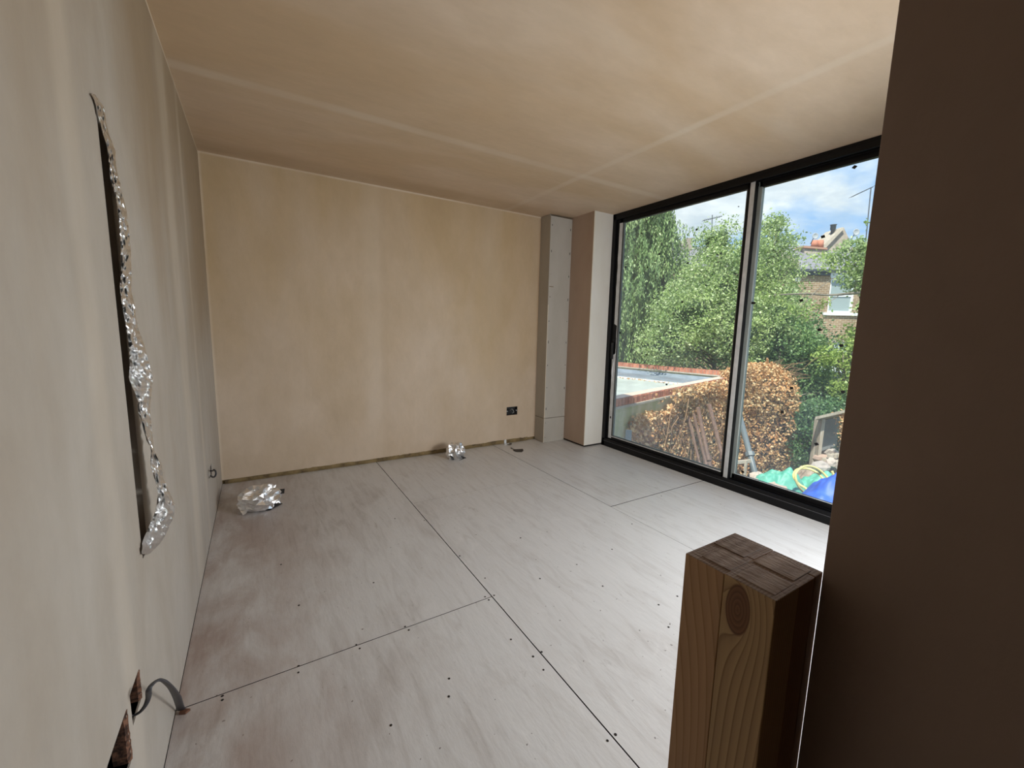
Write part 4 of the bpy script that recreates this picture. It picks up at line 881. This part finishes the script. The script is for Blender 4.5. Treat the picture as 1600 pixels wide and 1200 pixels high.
# raised party wall copings
MB().prism([Hh(-.25, -.1, EZ+.15), Hh(-.25, -.1, EZ+.55), Hh(-.25, 2.0, EZ+1.55), Hh(-.25, 2.0, EZ+1.2)], hr*.40).build('party_wall', m_rend, ho)
MB().prism([dp(1283, 396, 22.4), dp(1284, 389, 22.4), dp(1317, 357, 22.4), dp(1319, 357, 22.4), dp(1328, 376, 22.4), dp(1328, 396, 22.4)], hf*.9).build('party_wall', m_rend, ho)
MB().prism([dp(1281, 389, 22.2), dp(1316, 355, 22.2), dp(1320, 356, 22.2), dp(1286, 392, 22.2)], hf*1.2).build('coping', m_creas, ho)
MB().prism([dp(1257, 412, 22.0), dp(1257, 386, 22.0), dp(1291, 389, 22.0), dp(1291, 412, 22.0)], hf*1.0).build('chimney_stack', m_rend, ho)
MB().prism([dp(1256, 387, 21.9), dp(1256, 384, 21.9), dp(1293, 387, 21.9), dp(1293, 390, 21.9)], hf*1.2).build('chimney_cap', mat('terracotta_cap', (.36, .2, .14), .8), ho)
m_terra = mat('terracotta', (.48, .20, .13), .8); m_cowl = mat('cowl_metal', (.40, .42, .44), .4, .7)
for x in (1272, 1281):
    p = dp(x, 387, 22.3); o = MB().tube([p, p+V((0, 0, .38))], [.17, .14], 12).build('chimney_pot', m_terra, ho, True)
    c_ = p+V((0, 0, .5)); o2 = MB().ico(tuple(c_), .17, 2, (1, 1, .9)).build('cowl', m_cowl); o2.parent = o; o2.matrix_parent_inverse = Matrix.Translation(-ho.location)
# dishes and flue
p = dp(1299, 378, 22.6); MB().tube([p, p+V((0, 0, .62)), p+V((0, 0, .66)), p+V((0, 0, .86)), p+V((0, 0, .9))], [.09, .09, .13, .13, .17], 10).build('flue_pipe', m_gut, ho, True)
def dish(pc, r, label):
    e = empty('satellite_dish', pc, label, 'satellite dish')
    bm = MB(); n = 20; k0 = 0
    for i in range(6):
        rr = r*i/5
        for j in range(n):
            a = 2*math.pi*j/n; q = pc-hf*(.25*r*(i/5)**2)+hr*rr*math.cos(a)+V((0, 0, 1))*rr*math.sin(a); bm.v.append(tuple(q))
    for i in range(5):
        for j in range(n): j2 = (j+1) % n; bm.f.append((i*n+j, i*n+j2, (i+1)*n+j2, (i+1)*n+j))
    o = bm.build('reflector', mat('dish_grey', (.42, .44, .46), .5), e, True); md = o.modifiers.new('s', 'SOLIDIFY'); md.thickness = .02
    MB().tube([pc+hf*.02, pc+hf*.25-V((0, 0, .35))], .02, 6).build('arm', m_gut, e)
dish(dp(1273, 369, 21.8), .16, 'white satellite dish by the red chimney pots')
dish(dp(1337, 363, 21.8), .17, 'satellite dish on the slate roof above the overhanging foliage')
dish(dp(1246, 437, 19.6), .13, 'small round white dish on the brick wall under the eave')
def aerial(label, base_, topx, tt, boom, els, tall):
    T = dp(*topx, tt); e = empty('tv_aerial', base_, label, 'aerial')
    MB().tube([base_, T], .028, 6).build('mast', m_gut, e)
    A = dp(*boom[0], tt); B = dp(*boom[1], tt); MB().tube([A, B], .022, 6).build('boom', m_gut, e)
    d = (B-A); s = d.cross(V((0, 0, 1))).normalized()
    for k in range(els):
        q = A+d*(k+.5)/els; MB().tube([q-s*.28-V((0, 0, .02)), q+s*.28+V((0, 0, .05))], .010, 4).build('element', m_gut, e)
    return e
tb = Hh(3.6, 3.6, RZ-.05); T = dp(1361, 294, 22.6)
bb_ = dp(1352, 385, 22.6); aerial('tall bare television aerial above the brick house, beside the partition', bb_, (1361, 293), 22.6, ((1330, 308), (1364, 292)), 5, True)
# rear house hidden behind the birch, carrying the other aerial
h2 = empty('rear_house', Hh(-5, 7, GZ), 'slate-roofed terrace house mostly hidden behind the birch', 'house')
MB().prism([Hh(-9.5, 5, GZ), Hh(-.3, 5, GZ), Hh(-.3, 11, GZ), Hh(-9.5, 11, GZ)], (0, 0, 5.2-GZ)).build('wall', m_hbrick, h2)
MB().prism([Hh(-9.6, 4.8, 5.15), Hh(-9.6, 8, 6.9), Hh(-9.6, 11.2, 5.15)], hr*9.9).build('roof', m_slate, h2)
for u_ in (-2.4,): hb('party_wall', u_, u_+.35, 7.2, 8.8, 6.2, 7.3, m_rend, h2)
hb('window', -2.0, -.9, 4.95, 5.05, 2.2, 4.0, m_white, h2)
a2 = dp(1111, 395, 28.0); aerial('small multi-element television aerial on the roof beyond the birch', a2, (1113, 336), 28.0, ((1098, 345), (1128, 338)), 9, False)
# white flat-roofed lean-to and greenhouse roof glimpsed through the shrubs
ws = empty('white_outhouse', dp(1305, 560, 17), 'white-edged flat roof outhouse glimpsed through shrubs below the brick house', 'outhouse')
A = dp(1268, 548, 17.5); 
MB().prism([A, A+hr*3, A+hr*3+hf*2, A+hf*2], (0, 0, -.22)).build('roof_edge', m_white, ws)
MB().prism([A+hr*.1+hf*.1-V((0, 0, .22)), A+hr*2.9+hf*.1-V((0, 0, .22)), A+hr*2.9+hf*1.9-V((0, 0, .22)), A+hr*.1+hf*1.9-V((0, 0, .22))], (0, 0, GZ-A.z+.22)).build('wall', m_hbrick, ws)
gsh = empty('garden_shed', dp(1300, 600, 12.6), 'low shed with pale roof half buried in the green shrubs', 'shed')
A = dp(1278, 582, 12.9)
MB().prism([A, A+hr*1.9+V((0, 0, .05)), A+hr*1.9+hf*1.2+V((0, 0, .12)), A+hf*1.2+V((0, 0, .1))], (0, 0, -.07)).build('roof', m_white, gsh)
MB().prism([A+hr*.1+hf*.1-V((0, 0, .07)), A+hr*1.8+hf*.1-V((0, 0, .03)), A+hr*1.8+hf*1.1-V((0, 0, .03)), A+hr*.1+hf*1.1-V((0, 0, .07))], (0, 0, GZ-A.z+.05)).build('wall', m_wood, gsh)
